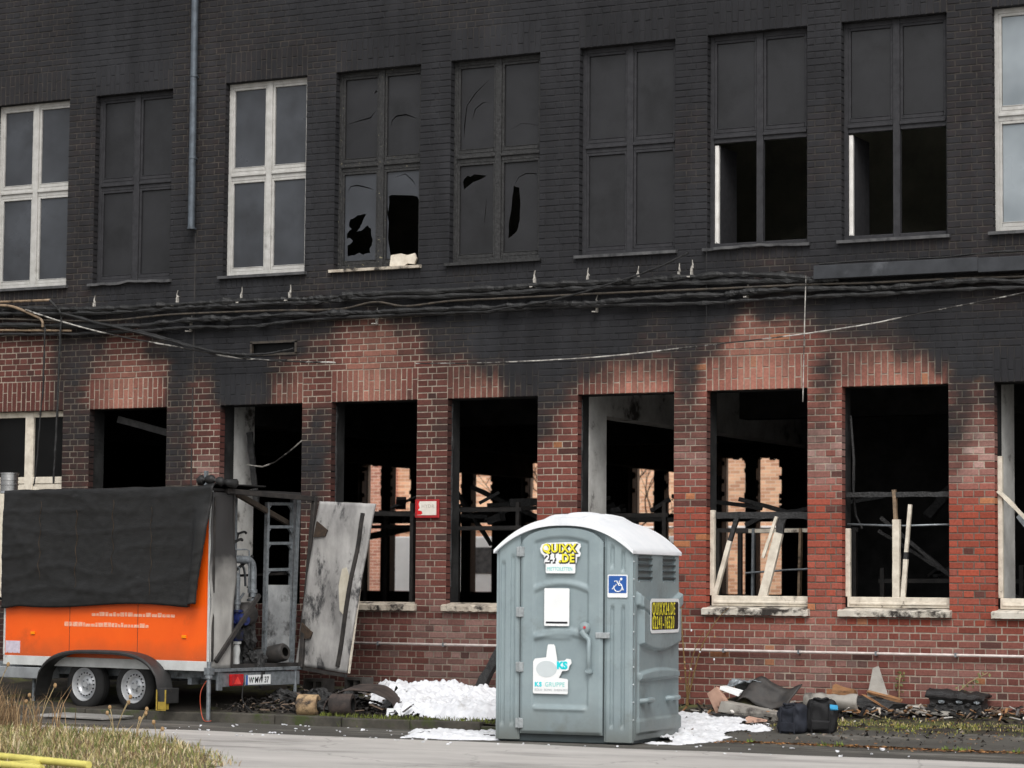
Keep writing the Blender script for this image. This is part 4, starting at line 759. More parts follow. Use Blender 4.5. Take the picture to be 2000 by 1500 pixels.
relief('side_panel',TD-.08,1.94,side_fn,80,220,tp,TO,(TW+.005,.06,.04),(0,1,0),(0,0,1),(1,0,0),.05)
def lside(y,z): return groove(y,z,.3,.1,.15,1.7,.02)+groove(y,z,.7,.1,.15,1.7,.02)+groove(y,z,1.1,.1,.15,1.7,.02)
relief('side_panel',TD-.08,1.94,lside,40,60,tp,TO,(-.005,.06,.04),(0,1,0),(0,0,1),(-1,0,0),.05)
for y in(.24,1.05):    # carrying grips on the side
    MB().tube(smooth_path([(TW-.01,y,.43),(TW+.06,y+.02,.44),(TW+.075,y+.09,.44),(TW+.075,y+.16,.44),(TW+.06,y+.22,.44),(TW-.01,y+.24,.43)],4),[.035,.034,.032,.03,.028]+[.026]*11+[.028,.03,.032,.034,.035],n=10).build('grip',tp,TO,smooth=True)
for a,b in((.16,.58),(.92,1.32)):
    for z in(1.70,1.765,1.83,1.895): MB().bx(TW-.02,TW+.012,a,b,z,z+.016).build('vent_slot_shade',tpd,TO)  # dark strips stand in for the shade between the louvres
rv=MB()
for z in np.arange(.25,1.95,.18): rv.lathe([(0,.012),(.007,.011),(.009,0)],Matrix.Translation((TW+.0,.03,z))@Matrix.Rotation(R(90),4,'Y'),n=8)
rv.build('rivets',hg,TO)
# arched roof
rf=MB(); ov=.018; nr=40; ny=10
def roofp(u,v,t):
    x=-ov+(TW+2*ov)*u; y=-.045+(TD+.08)*v
    z=roof_z(u)+.03
    crown=.05*math.sin(math.pi*v)*math.sin(math.pi*u)
    return (x,y,z-.03+crown-t*(.035+.045*math.sin(math.pi*u)))
for t in(0,1): rf.grid(nr,ny,lambda u,v,t=t:roofp(u,v,t))
na=(nr+1)*(ny+1)
rim=[i for i in range(nr+1)]+[j*(nr+1)+nr for j in range(1,ny+1)]+[ny*(nr+1)+i for i in range(nr-1,-1,-1)]+[j*(nr+1) for j in range(ny-1,0,-1)]
for k in range(len(rim)): a,b=rim[k],rim[(k+1)%len(rim)]; rf.f.append((a,b,na+b,na+a))
roof=rf.build('roof',tr,TO,smooth=True,auto=45,bevel=0)
for k,(a,b) in enumerate(((.30,.40),(.45,.55),(.60,.70))):
    MB().grid(6,6,lambda u,v:(Vector(roofp(a+(b-a)*u,.06+.8*v,0))+Vector((0,0,.035*smin(u,-.01,1.01,.25)*smin(v,-.01,1.01,.1)-.004)))).build('roof_rib',tr,roof,smooth=True)
text('•',.01,tr,TO,(0,0,0)) if False else None
# stickers on the door
yd=-.046
def plate(name,poly,y,mat,parent): return filled(poly,[],y,.002,name,mat,parent)
def rrect(x0,x1,z0,z1,r=.012):
    out=[]
    for cx,cz,a0 in((x1-r,z1-r,0),(x0+r,z1-r,90),(x0+r,z0+r,180),(x1-r,z0+r,270)):
        for k in range(4): a=R(a0+k*30); out.append((cx+r*math.cos(a),cz+r*math.sin(a)))
    return out
sx=dx0+.245
st=plate('sticker',[(sx-.02,2.0),(sx+.0,2.045),(sx+.06,2.06),(sx+.385,2.07),(sx+.43,2.05),(sx+.435,2.02),(sx+.415,1.985),(sx+.435,1.95),(sx+.425,1.92),(sx+.395,1.915),(sx+.39,1.86),(sx+.375,1.84),(sx+.375,1.755),(sx+.365,1.745),(sx+.055,1.745),(sx+.045,1.755),(sx+.045,1.835),(sx+.025,1.85),(sx+.035,1.90),(sx+.02,1.93),(sx-.01,1.955)],yd,T_wht,door)
def duo(body,size,x,z,mat,y=yd,sx=1.,b=.006,par=None,rot=(R(90),0,0),sh=.006,ax=0,sp_=1.1):
    off=0
    text(body,size,T_blk,par or door,(x+(sh if not ax else .0012),y-(.0016 if not ax else -sh),z-sh*1.2),rot,sx,b+(.0085 if not ax else .0),.0006,space=sp_); text(body,size,mat,par or door,(x+(0 if not ax else .0026),y-(.003 if not ax else 0),z),rot,sx,b,.0006,space=sp_)
duo('QUIXX',.118,sx+.008,1.965,T_yel,sx=.93,b=.0045); duo('24',.118,sx+.035,1.863,T_wht,sx=.92,b=.003); duo('.DE',.118,sx+.192,1.863,T_yel,sx=.93,b=.0045)
MB().lathe([(0,.001),(.024,.001),(.024,0)],Matrix.Translation((sx+.045,yd-.0042,2.008))@Matrix.Rotation(R(90),4,'X'),n=20).build('sticker_dot',T_wht,door)
text('MIETTOILETTEN',.056,T_teal,door,(sx+.058,yd-.002,1.772),sx=.70)
plate('sticker',rrect(sx+.03,sx+.31,1.20,1.59),yd+.004,T_wht,door)
plate('sticker_band',rrect(sx+.05,sx+.29,1.225,1.245,.004),yd+.002,T_blk,door)
zb=.50
s3=plate('sticker',[(sx-.08,zb),(sx-.09,zb+.01),(sx-.09,zb+.145),(sx-.09,zb+.33),(sx-.07,zb+.36),(sx+.055,zb+.375),(sx+.07,zb+.49),(sx+.08,zb+.51),(sx+.14,zb+.51),(sx+.155,zb+.49),(sx+.18,zb+.34),(sx+.26,zb+.345),(sx+.285,zb+.365),(sx+.33,zb+.36),(sx+.34,zb+.32),(sx+.315,zb+.29),(sx+.305,zb+.25),(sx+.285,zb+.24),(sx+.235,zb+.235),(sx+.20,zb+.165),(sx+.29,zb+.155),(sx+.30,zb+.145),(sx+.30,zb+.01),(sx+.29,zb)],yd+.004,T_wht,door)
plate('grey_field',[(sx+.06+.115*math.cos(R(a)),zb+.255+.085*math.sin(R(a))) for a in range(0,360,15)],yd+.0015,flat('pale_grey_field',srgb(200,208,210)),door)
text('KS',.10,T_cyan,door,(sx+.175,yd+.001,zb+.262),bold=.006,sx=1.05); text('KS',.062,T_cyan,door,(sx-.07,yd+.001,zb+.075),bold=.003,space=1.3); text('GRUPPE',.066,T_teal,door,(sx+.045,yd+.001,zb+.075),sx=.86,space=1.12); text('KÖLN · BONN · RHEIN-SIEG',.032,T_lgrey,door,(sx-.07,yd+.001,zb+.03),sx=.93)
# wheelchair sign on the right post
wx,wz=TW-.27,1.50
ws=plate('access_sign',rrect(wx,wx+.22,wz,wz+.235),-.012,T_wht,TO); plate('blue_field',rrect(wx+.012,wx+.208,wz+.045,wz+.223,.006),-.0135,T_blue,ws)
ic=MB()
ring=[(wx+.115+.045*math.cos(R(a)),-.0155,wz+.105+.045*math.sin(R(a))) for a in range(-200,80,14)]
ic.tube(ring,.0055,n=6).tube([(wx+.075,-.0155,wz+.165),(wx+.10,-.0155,wz+.17),(wx+.125,-.0155,wz+.125),(wx+.155,-.0155,wz+.125),(wx+.172,-.0155,wz+.075)],.0065,n=6).tube([(wx+.05,-.0155,wz+.085),(wx+.10,-.0155,wz+.135)],.005,n=6).lathe([(0,.003),(.013,.003),(.013,0)],Matrix.Translation((wx+.15,-.0145,wz+.19))@Matrix.Rotation(R(90),4,'X'),n=14).tube([(wx+.135,-.0155,wz+.175),(wx+.125,-.0155,wz+.14)],.006,n=6)
ic.build('wheelchair_symbol',T_wht,ws)
# yellow sticker on the side
sy,sz=.38,1.13
sp=MB().prism(rrect(sy,sy+.92,sz,sz+.36,.05),0,.002,Matrix(((0,1,0,TW+.058),(1,0,0,0),(0,0,1,0),(0,0,0,1)))).build('sticker',T_wht,TO)
rs=(R(90),0,R(90))
MB().prism(rrect(sy+.035,sy+.885,sz+.035,sz+.325,.03),0,.001,Matrix(((0,1,0,TW+.0602),(1,0,0,0),(0,0,1,0),(0,0,0,1)))).build('black_field',T_blk,sp)
duo('QUIXX24.DE',.19,TW+.0605,sz+.19,T_yel,y=sy+.05,sx=.60,b=.0015,par=sp,rot=rs,sh=.001,ax=1,sp_=1.16)
duo('02241-16520',.19,TW+.0605,sz+.045,T_yel,y=sy+.05,sx=.60,b=.0015,par=sp,rot=rs,sh=.001,ax=1,sp_=1.16)
# ---------------------------------------------------------------- orange trailer
TR=empty('cargo_trailer',(-3.55,-2.66,0),R(-9),'orange twin-axle box trailer with burnt-out open rear','trailer')
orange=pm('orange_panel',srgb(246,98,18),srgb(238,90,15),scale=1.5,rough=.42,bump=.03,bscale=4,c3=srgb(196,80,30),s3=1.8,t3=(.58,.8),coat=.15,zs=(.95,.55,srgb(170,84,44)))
twhite=pm('trailer_white',srgb(206,208,206),srgb(180,182,180),scale=4,rough=.45,bump=.05,c3=srgb(140,138,132),s3=5,t3=(.6,.75))
smoked=pm('smoke_burnt_sheet',srgb(196,194,188),srgb(126,124,122),scale=1.6,rough=.6,bump=.15,bscale=30,c3=srgb(90,88,87),s3=2.1,t3=(.55,.7),stretch=(1,1,.5),zs=(1.25,1.95,srgb(52,51,51)))
rubber=pm('tyre_rubber',G(.018),G(.03),scale=12,rough=.85,bump=.2,spec=.2)
blackp=pm('black_fender_plastic',G(.022),G(.036),scale=8,rough=.5,bump=.15,c3=srgb(80,76,72),s3=9,t3=(.62,.75))
rim=pm('silver_rim',srgb(206,208,210),srgb(176,178,180),scale=8,rough=.35,metal=.4,bump=.03,c3=srgb(128,124,118),s3=8,t3=(.62,.75))
LT=3.5
MB().bx(-LT+.03,-.035,-.002,.02,.70,2.70).build('side_panel',orange,TR)
MB().bx(-.033,.0,-.012,.03,.60,2.70).bx(-LT,-LT+.028,-.012,.03,.70,2.72).bx(-LT+.03,-.035,-.006,.03,2.56,2.60).build('corner_trim',twhite,TR,bevel=.006)
MB().bx(-LT+.0,-.034,-.006,.05,.585,.70).build('side_rail',twhite,TR,bevel=.005)
MB().bx(-LT,-LT+.02,.03,1.6,.6,2.7).build('front_wall',twhite,TR)
MB().bx(-LT,-.02,.02,1.6,2.70,2.73).build('roof',smoked,TR)
MB().bx(-LT,-1.2,1.58,1.6,.7,2.7).build('far_wall',smoked,TR)
MB().bx(-LT,-.01,.03,1.6,.60,.66).build('floor',M['char_metal'],TR)
m=MB()
for y in(.25,1.3): m.bx(-LT-.6,-.02,y,y+.06,.48,.6)
for x in(-2.9,-2.09,-1.25,-.4): m.bx(x-.03,x+.03,.1,1.5,.42,.5)
m.build('chassis',M['galv'],TR)
MB().tube([(-LT-.6,.31,.54),(-LT-1.9,.8,.54)],.04).tube([(-LT-.6,1.3,.54),(-LT-1.9,.8,.54)],.04).build('drawbar',M['galv'],TR)
MB().bx(-LT-.1,-2.75,-.0,.25,.42,.56).build('tool_box',pm('grey_box_sheet',srgb(150,154,156),srgb(120,122,124),scale=4,rough=.5),TR,bevel=.01)
rv=MB()
for k in range(38):
    for z in(.735,2.53): rv.lathe([(0,.004),(.006,.003),(.008,0)],Matrix.Translation((-3.42+k*.09,-.003,z))@Matrix.Rotation(R(90),4,'X'),n=6)
tag(rv.build('rivets',orange,TR),kind='stuff')
for x in(-2.33,-1.17): MB().bx(x-.003,x+.003,-.0045,-.001,.705,2.69).build('panel_seam',M['char_metal'],TR)
# wheels
def wheel(cx,y0=.02,cz=.375,r=.315,w=.17):
    Mx=Matrix.Translation((cx,y0,cz))@Matrix.Rotation(R(90),4,'X')   # local z -> -y
    t=MB().lathe([(.195,-w),(.23,-w),(.285,-w+.005),(.308,-w+.03),(.315,-w+.05),(.315,-.05),(.308,-.03),(.285,-.004),(.24,.004),(.205,-.002),(.195,-.02)],Mx,n=48)
    ty=t.build('wheel',rubber,TR,smooth=True,auto=50)
    rr=MB().lathe([(.0,-.028),(.036,-.026),(.038,-.05),(.075,-.05),(.082,-.062),(.10,-.062),(.112,-.038),(.130,-.030),(.150,-.055),(.165,-.07),(.182,-.05),(.192,-.012),(.200,.0),(.203,-.006),(.205,-.03)],Mx,n=48)
    rm=rr.build('rim',rim,ty,smooth=True,auto=60)
    ho=MB()
    for k in range(18):
        a=2*math.pi*k/18; ho.lathe([(0,.0),(.0095,.0),(.0095,-.012)],Mx@Matrix.Translation((.138*math.cos(a),.138*math.sin(a),-.0275)),n=10)
    tag(ho.build('vent_hole_shade',G_black,ty),kind='stuff')
    bo=MB()
    for k in range(5):
        a=2*math.pi*k/5; bo.lathe([(0,.012),(.011,.012),(.013,0)],Mx@Matrix.Translation((.058*math.cos(a),.058*math.sin(a),-.05)),n=6)
    tag(bo.build('wheel_bolts',M['galv'],ty),kind='stuff')
    gr=MB()
    for k in range(3): gr.lathe([(.3155,-w+.045+.035*k),(.3155,-w+.055+.035*k)],Mx,n=48)
    gr.build('tread_groove_shade',G_black,ty)
G_black=pm('shadow_black',G(.004),G(.006),rough=.9,bump=0)  # black stands in for shade in rim holes, tread grooves and hollows
wheel(-2.09); wheel(-1.25)
# tandem fender
fo=[];
for k in range(33):
    u=k/32
    x=-2.72+2.12*u; 
    e=abs(2*u-1); z=.26+.54*max(0,1-e**3.4)**(1/2.4)
    fo.append((x,z))
m=MB()
for (x,z) in fo: m.v+= [(x,-.20,z-.045),(x,-.205,z-.02),(x,-.19,z),(x,.05,z),(x,.05,z-.03),(x,-.17,z-.03)]
for k in range(32):
    for q in range(6): m.f.append((6*k+q,6*k+(q+1)%6,6*k+6+(q+1)%6,6*k+6+q))
m.f+= [tuple(range(6)),tuple(6*32+q for q in range(6))]
m.build('fender',blackp,TR,smooth=True,auto=45)
MB().bx(-.66,-.50,-.19,.03,.20,.38).build('mud_flap',blackp,TR,bevel=.01)
yo=pm('yellow_chock_plastic',srgb(176,150,60),srgb(140,120,50),scale=8,rough=.6)
m=MB().tube([(-.64,-.2,.36),(-.64,-.2,.12),(-.50,-.2,.12),(-.50,-.2,.36)],.010,n=6).bx(-.62,-.52,-.2,-.12,.13,.22); m.build('wheel_chock',yo,TR)
am=pm('amber_lens',srgb(250,150,10),srgb(236,130,6),rough=.25,bump=0)
for s in(2.97,.40): MB().bx(-s-.035,-s+.035,-.018,-.003,.965,1.0).build('marker_lamp',am,TR,bevel=.004)
# worn lettering: illegible pale strips of film
lt=pm('worn_white_film',srgb(240,190,165),srgb(232,150,110),scale=30,rough=.5,bump=0,detail=2)
m=MB(); rg=random.Random(5)
x=-2.42
while x<-.98:
    l=rg.uniform(.03,.09); m.bx(x,min(x+l,-.97),-.0045,-.0025,1.075,1.075+rg.choice((.035,.05,.055))); x+=l+.012
m.build('worn_lettering',lt,TR); m=MB()
x=-1.95
while x<-.55:
    l=rg.uniform(.03,.09); m.bx(x,x+l,-.0045,-.0025,1.205,1.205+rg.choice((.035,.05))); x+=l+.014
m.build('worn_lettering',lt,TR)
MB().bx(-3.46,-3.20,-.005,-.0025,.73,.88).build('sticker',pm('pale_sticker',srgb(214,204,214),srgb(186,178,192),scale=20,rough=.5,bump=0),TR)
# rear: lamp board, number plate, lamp
lb=MB().bx(.0,.03,.20,1.57,.40,.565).bx(.0,.035,.12,.20,.36,.58).build('lamp_board',M['galv'],TR,bevel=.004)
MB().bx(-.02,.05,.02,1.62,.575,.615).build('rear_sill',M['galv'],TR,bevel=.005)
rl=pm('red_lens',srgb(196,26,30),srgb(150,16,20),scale=20,rough=.2,bump=0)
t=MB().bx(.03,.07,.31,.53,.41,.545).build('tail_lamp',rl,TR,bevel=.008)
MB().prism([(.36,.43),(.48,.43),(.42,.52)],.0,.003,Matrix(((0,1,0,.071),(1,0,0,0),(0,0,1,0),(0,0,0,1)))).build('triangle_reflector',pm('red_reflector',srgb(230,70,60),srgb(210,50,46),rough=.2,bump=0),t)
np_=MB().bx(.03,.036,.60,1.04,.415,.53).build('number_plate',T_wht,TR,bevel=.002)
MB().bx(.036,.0375,.60,.635,.415,.53).build('plate_band',T_blue,np_)
text('W MW 37',.10,T_blk,np_,(.0385,.65,.437),(R(90),0,R(90)),sx=.80,bold=.001)
MB().lathe([(0,.001),(.011,.001),(.011,0)],Matrix.Translation((.037,.735,.49))@Matrix.Rotation(R(90),4,'Y'),n=12).build('plate_seal',flat('seal_green',srgb(70,130,90)),np_)
MB().tube([(.02,-.02,.0),(.02,-.02,.70)],.026,n=12).lathe([(.027,.50),(.045,.505),(.045,.54),(.027,.545)],Matrix.Translation((.02,-.02,0)),n=12).bx(-.03,.06,-.05,.03,.55,.63).build('support_leg',M['galv'],TR,smooth=False)
MB().tube([(.02,1.5,.19),(.02,1.5,.6)],.022,n=10).build('support_leg',M['galv'],TR)
MB().tube([(-3.1,.15,.10),(-3.1,.15,.5)],.022,n=10).build('support_leg',M['galv'],TR)
# buckled near rear leaf
m=MB().grid(14,40,lambda u,v:(.015+.05*math.sin(v*3.1)*u+.05*mn.noise(Vector((u*1.5,v*4,0)))*min(1,v*4)*min(1,(1-v)*6),.0+.35*u-.03*math.sin(v*math.pi)*(1-u),.62+2.06*v))
m.build('rear_leaf',smoked,TR,smooth=True,solid=.012)
rough_bar('frame_bar',(.03,.02,2.62),(.04,.01,.7),.022,.02,M['char_metal'],TR,amp=.1)
# rear frame, galvanised ladder rack, pipework
fr=empty('rear_frame_stub'); bpy.data.objects.remove(fr)
MB().bar((.03,.22,2.70),(.06,1.80,2.655),.05,.06).bar((.06,1.77,2.68),(.04,1.58,.60),.055,.06).bar((.03,.355,2.68),(.03,.36,.62),.02,.025).build('rear_frame',M['char_metal'],TR,bevel=.006)
MB().bar((-.02,.38,2.70),(-.25,1.62,2.36),.05,.06).build('roof_brace',pm('heat_browned_steel',srgb(84,74,64),srgb(54,48,42),scale=9,rough=.6,bump=.2),TR)
m=MB().bar((-.16,1.13,.62),(-.16,1.15,2.60),.04,.05).bar((-.16,1.60,.62),(-.16,1.62,2.66),.045,.06).bar((-.05,1.52,.62),(-.05,1.60,2.64),.03,.04)
for z in(2.58,2.30,2.10,1.78): m.bar((-.16,1.13,z),(-.16,1.62,z+.012),.035,.035); m.prism([(1.145,z-.02),(1.22,z-.02),(1.145,z-.09)],-.18,-.15,Matrix(((0,1,0,0),(1,0,0,0),(0,0,1,0),(0,0,0,1)))); m.prism([(1.605,z-.01),(1.53,z-.01),(1.605,z-.08)],-.18,-.15,Matrix(((0,1,0,0),(1,0,0,0),(0,0,1,0),(0,0,0,1))))
m.build('ladder_rack',M['galv'],TR)
MB().bar((-.3,.72,.66),(-.3,.72,2.66),.05,.05).build('rack_post',M['galv'],TR)
smk2=pm('grey_ash_sheet',srgb(168,170,170),srgb(118,120,121),scale=2.4,rough=.7,bump=.25,bscale=24,c3=srgb(58,58,59),s3=2.6,t3=(.54,.66))
MB().bx(-.17,-.155,1.16,1.59,.64,1.60).build('lower_panel',smk2,TR)
m=MB().tube(smooth_path([(-.9,.5,1.90),(-.35,.55,1.90),(-.22,.80,1.90),(-.2,.90,1.88),(-.2,.945,1.80),(-.2,.95,1.65),(-.2,.95,1.45)],6),.048,n=14); m.lathe([(.05,0),(.06,.005),(.06,.04),(.05,.045)],Matrix.Translation((-.2,.95,1.50)),n=14).lathe([(.05,0),(.065,.005),(.065,.03),(.05,.035)],Matrix.Translation((-.2,.95,1.40)),n=14); m.build('flow_pipe',M['galv'],TR,smooth=True,auto=50)
m=MB().tube(smooth_path([(-.8,.40,1.76),(-.3,.43,1.76),(-.15,.50,1.75),(-.1,.56,1.70),(-.1,.57,1.58),(-.1,.57,1.30)],6),.036,n=12); m.lathe([(.037,0),(.048,.004),(.048,.05),(.037,.055)],Matrix.Translation((-.1,.57,1.36)),n=14); m.build('flow_pipe',M['galv'],TR,smooth=True,auto=50)
MB().tube([(-.4,.5,2.02),(-.2,.82,2.02),(-.18,.86,2.01),(-.18,.86,1.5)],.010,n=6).tube([(-.4,.45,1.82),(-.2,.66,1.82),(-.18,.69,1.8),(-.18,.69,1.45)],.010,n=6).build('thin_pipes',M['galv'],TR)
bl=pm('sooted_blue_paint',srgb(36,52,120),srgb(26,34,70),scale=14,rough=.5,bump=.2,c3=G(.02),s3=6,t3=(.5,.6))
m=MB().lathe([(.0,.0),(.07,.0),(.085,.03),(.085,.12),(.05,.16),(.05,.20),(.08,.21),(.08,.24),(.045,.25),(.045,.34),(.075,.345),(.075,.37),(0,.37)],Matrix.Translation((-.1,.57,.93)),n=20); m.lathe([(0,.0),(.07,.0),(.075,.1),(.06,.16),(0,.17)],Matrix.Translation((-.1,.57,1.18))@Matrix.Rotation(R(90),4,'Y'),n=16); m.build('blue_pump',bl,TR,smooth=True,auto=40)
MB().lathe([(.0,0),(.065,0),(.065,.02),(.045,.03),(.04,.12),(.05,.20),(.04,.27),(.06,.28),(.06,.31),(0,.31)],Matrix.Translation((-.1,.57,.62)),n=18).build('pump_base',twhite,TR,smooth=True,auto=40)
rg=random.Random(2)
def lump(name,c,r,mat,parent,amp=.35,f=3.,seed=0):
    bm=bmesh.new(); bmesh.ops.create_icosphere(bm,subdivisions=3,radius=1)
    for v in bm.verts:
        n=v.co.normalized(); k=1+amp*mn.noise(n*f+Vector((seed,0,0)))+amp*.5*mn.noise(n*f*2.7+Vector((0,seed,0))); v.co=Vector((n.x*r[0],n.y*r[1],n.z*r[2]))*k+Vector(c)
    me=bpy.data.meshes.new(name); bm.to_mesh(me); bm.free(); me.materials.append(mat)
    o=bpy.data.objects.new(name,me); COL.objects.link(o)
    if parent: o.parent=parent
    return o
MB().lathe([(0,.0),(.12,.0),(.15,.04),(.15,.14),(.11,.20),(.06,.22),(0,.22)],Matrix.Translation((-.3,.84,1.24))@Matrix.Rotation(R(90),4,'Y'),n=20).build('burner',M['char_metal'],TR,smooth=True,auto=40)
rgi=random.Random(77)
for k in range(26):
    y0,z0=rgi.uniform(.42,1.12),rgi.uniform(.7,2.2); p=Vector((-.25-rgi.random()*.5,y0,z0)); q=p+Vector((rgi.uniform(-.1,.1),rgi.uniform(-.25,.25),rgi.uniform(-.4,.4))); MB().tube(smooth_path([p,p.lerp(q,.5)+Vector((0,.05,.03)),q],4),rgi.uniform(.008,.022),n=7).build('burnt_hose',M['char_wood'] if k%3 else M['galv'],TR)
for k in range(4): MB().bx(-.7,-.5,.5+.13*k,.6+.13*k,1.2+.2*(k%2),1.75-.1*k,j=.015).build('control_box',M['char_metal'] if k%2 else smk2,TR,bevel=.006)
lump('melted_lump',(-.2,.88,1.0),(.09,.10,.22),M['char_wood'],TR,.5,3,4); lump('melted_lump',(-.15,.95,.72),(.10,.16,.10),M['char_wood'],TR,.5,4,9); lump('melted_lump',(.0,.90,.56),(.04,.06,.18),M['char_wood'],TR,.5,4,2)
MB().bx(-.55,-.32,.66,1.0,.64,1.15).build('boiler_casing',smk2,TR,bevel=.01)
m=MB().lathe([(.055,.0),(.10,.0),(.11,.03),(.11,.30),(.09,.33),(.055,.33)],Matrix.Translation((-.24,1.24,.74))@Matrix.Rotation(R(80),4,'Y'),n=22); m.build('charred_blower',M['char_metal'],TR,smooth=True,auto=40)
MB().bar((.05,.06,.70),(.05,.80,1.48),.035,.05).build('loose_bar',M['char_metal'],TR)
MB().bar((-1.2,1.5,1.7),(-.2,1.55,1.74),.04,.03).bar((-1.2,1.55,.66),(-1.2,1.56,2.66),.05,.05).build('far_rails',M['char_metal'],TR)
MB().bx(-1.3,-1.25,.06,1.5,.66,2.66).build('inner_bulkhead',M['char_metal'],TR)
# burnt right door hanging open
D0,D1,D2,D3=Vector((-.08,1.62,.63)),Vector((.75,1.60,.55)),Vector((1.12,1.66,2.58)),Vector((.23,1.68,2.62))
def dq(u,v):
    p=(D0.lerp(D1,u)).lerp(D3.lerp(D2,u),v); return p+Vector((0,.03*mn.noise(Vector((u*2,v*4,3)))-.02*math.sin(v*math.pi),.006*mn.noise(Vector((u*9,v*9,3)))*(v>.97)))
doorm=pm('ash_grey_burnt_door',srgb(182,180,177),srgb(112,111,110),scale=1.9,rough=.65,bump=.25,bscale=18,c3=srgb(62,62,63),s3=2.6,t3=(.54,.63),stretch=(1.5,1,.7))
dr=MB().grid(24,48,dq).build('rear_door',doorm,TR,smooth=True,solid=.03)
def on(u,v,o=.03): return dq(u,v)-Vector((0,o,0))
m=MB(); 
for k in range(12): m.bar(on(.84,.03+k*.076),on(.84,.03+(k+1)*.076),.045,.03,up=(0,1,0))
m.build('door_bar',M['char_metal'],dr)
brn=pm('rusted_hinge_plate',srgb(78,64,52),srgb(48,42,38),scale=20,rough=.7,bump=.3)
for v0 in(.78,.16): MB().add([on(.02,v0,.028),on(.24,v0+.01,.028),on(.27,v0+.05,.028),on(.04,v0+.10,.028)],[(0,1,2,3)]).build('hinge_plate',brn,dr,solid=.014)
filled([(0,0),(.06,-.05),(.13,.02),(.14,.42),(.10,.52),(.03,.50),(-.02,.3)],[],0,.004,'pale_patch',pm('cream_core_foam',srgb(206,200,184),srgb(176,168,150),scale=6,rough=.8),dr).location=tuple(on(.72,.36,.022))
MB().bar(dq(0,-.015),dq(1,-.015),.04,.04).build('door_bottom_rail',M['char_metal'],dr)
MB().bar(dq(1.0,.0)+Vector((.02,.02,0)),dq(1.0,.5)+Vector((-.02,.02,0)),.02,.02).build('edge_trim',M['white_frame'],dr)
# stainless flue at the front
ch=MB().lathe([(.0,2.86),(.11,2.86),(.11,2.62),(.118,2.62),(.118,2.64),(.11,2.65)],Matrix.Translation((-LT-.10,.12,.10)),n=28); 
for z in(2.72,2.78,2.86): ch.lathe([(.11,z),(.116,z+.004),(.116,z+.018),(.11,z+.022)],Matrix.Translation((-LT-.10,.12,.10)),n=28)
ch.build('flue',M['steel'],TR,smooth=True,auto=40)
MB().bx(-.42,-.38,.3,.34,2.73,2.95).build('roof_stub',M['galv'],TR)
# thick black mat draped over roof and side: a thing of its own
def tarp(u,v):
    x=-LT+.02+(LT+.02)*u
    L0=.9; total=L0+1.44+.03*math.sin(u*7)+.05*ss(.1,0,u)-.06*ss(.9,1,u)
    s=v*total
    rdg=lambda a,b,c:(1-abs(mn.noise(Vector((a,b,c)))))**9
    wr=.012*mn.noise(Vector((x*1.0,s*1.6,0)))+.007*rdg(x*.7,s*4.2,4)+.006*rdg(x*3.1+s*1.4,s*1.7,9)+.008*rdg(x*.35,s*1.1,7)+.003*mn.noise(Vector((x*11,s*11,2)))
    edge=ss(.90,1.0,u)
    if s<L0: p=Vector((x,L0-s,2.745+.02*abs(mn.noise(Vector((x*3,s*4,1))))+.03*edge))
    else:
        q=s-L0; a=min(1,q/.06); p=Vector((x,-.02-.012*a,2.74-max(0,q-.03)))
        p.y-= .03+wr*1.4+.05*edge*ss(.1,.6,q)
        p.x-= (.15*edge*ss(.25,1.4,q)**1.4) - .05*edge*(1-ss(0,.5,q))
        if u>.93: p.y-= .05*math.sin((u-.93)/.07*math.pi)*ss(.1,.5,q)
    return p
matb=pm('black_rubberised_mat',G(.009),G(.018),scale=14,rough=.55,bump=.35,bscale=90,spec=.35,c3=srgb(96,96,98),s3=2.6,t3=(.66,.82),stretch=(.5,1,1.4))
tm=MB().grid(110,90,tarp).build('tarpaulin',matb,smooth=True,solid=.015)
tm.location=TR.location; tm.rotation_euler=TR.rotation_euler
tag(tm,'heavy black mat draped over the roof and side of the orange trailer','tarpaulin')
rl_=MB().tube(smooth_path([(-.22,-.02,2.80),(-.12,.0,2.83),(.0,.05,2.82),(.08,.12,2.80),(.12,.3,2.78)],5),[.02,.04,.05,.055,.06]*4+[.03],n=10,jit=.12).build('rolled_corner',matb,tm,smooth=True)
am2=pm('amber_stitch',srgb(74,56,34),srgb(18,16,14),scale=9,rough=.7,bump=0)
for u0,v0,v1 in((.19,.45,.86),(.37,.5,.9),(.55,.46,.84),(.73,.5,.95)): MB().tube([tarp(u0+.004*math.sin(k*.9),v0+(v1-v0)*k/24)-Vector((0,.009,0)) for k in range(25)],.0035,n=5).build('seam',am2,tm)
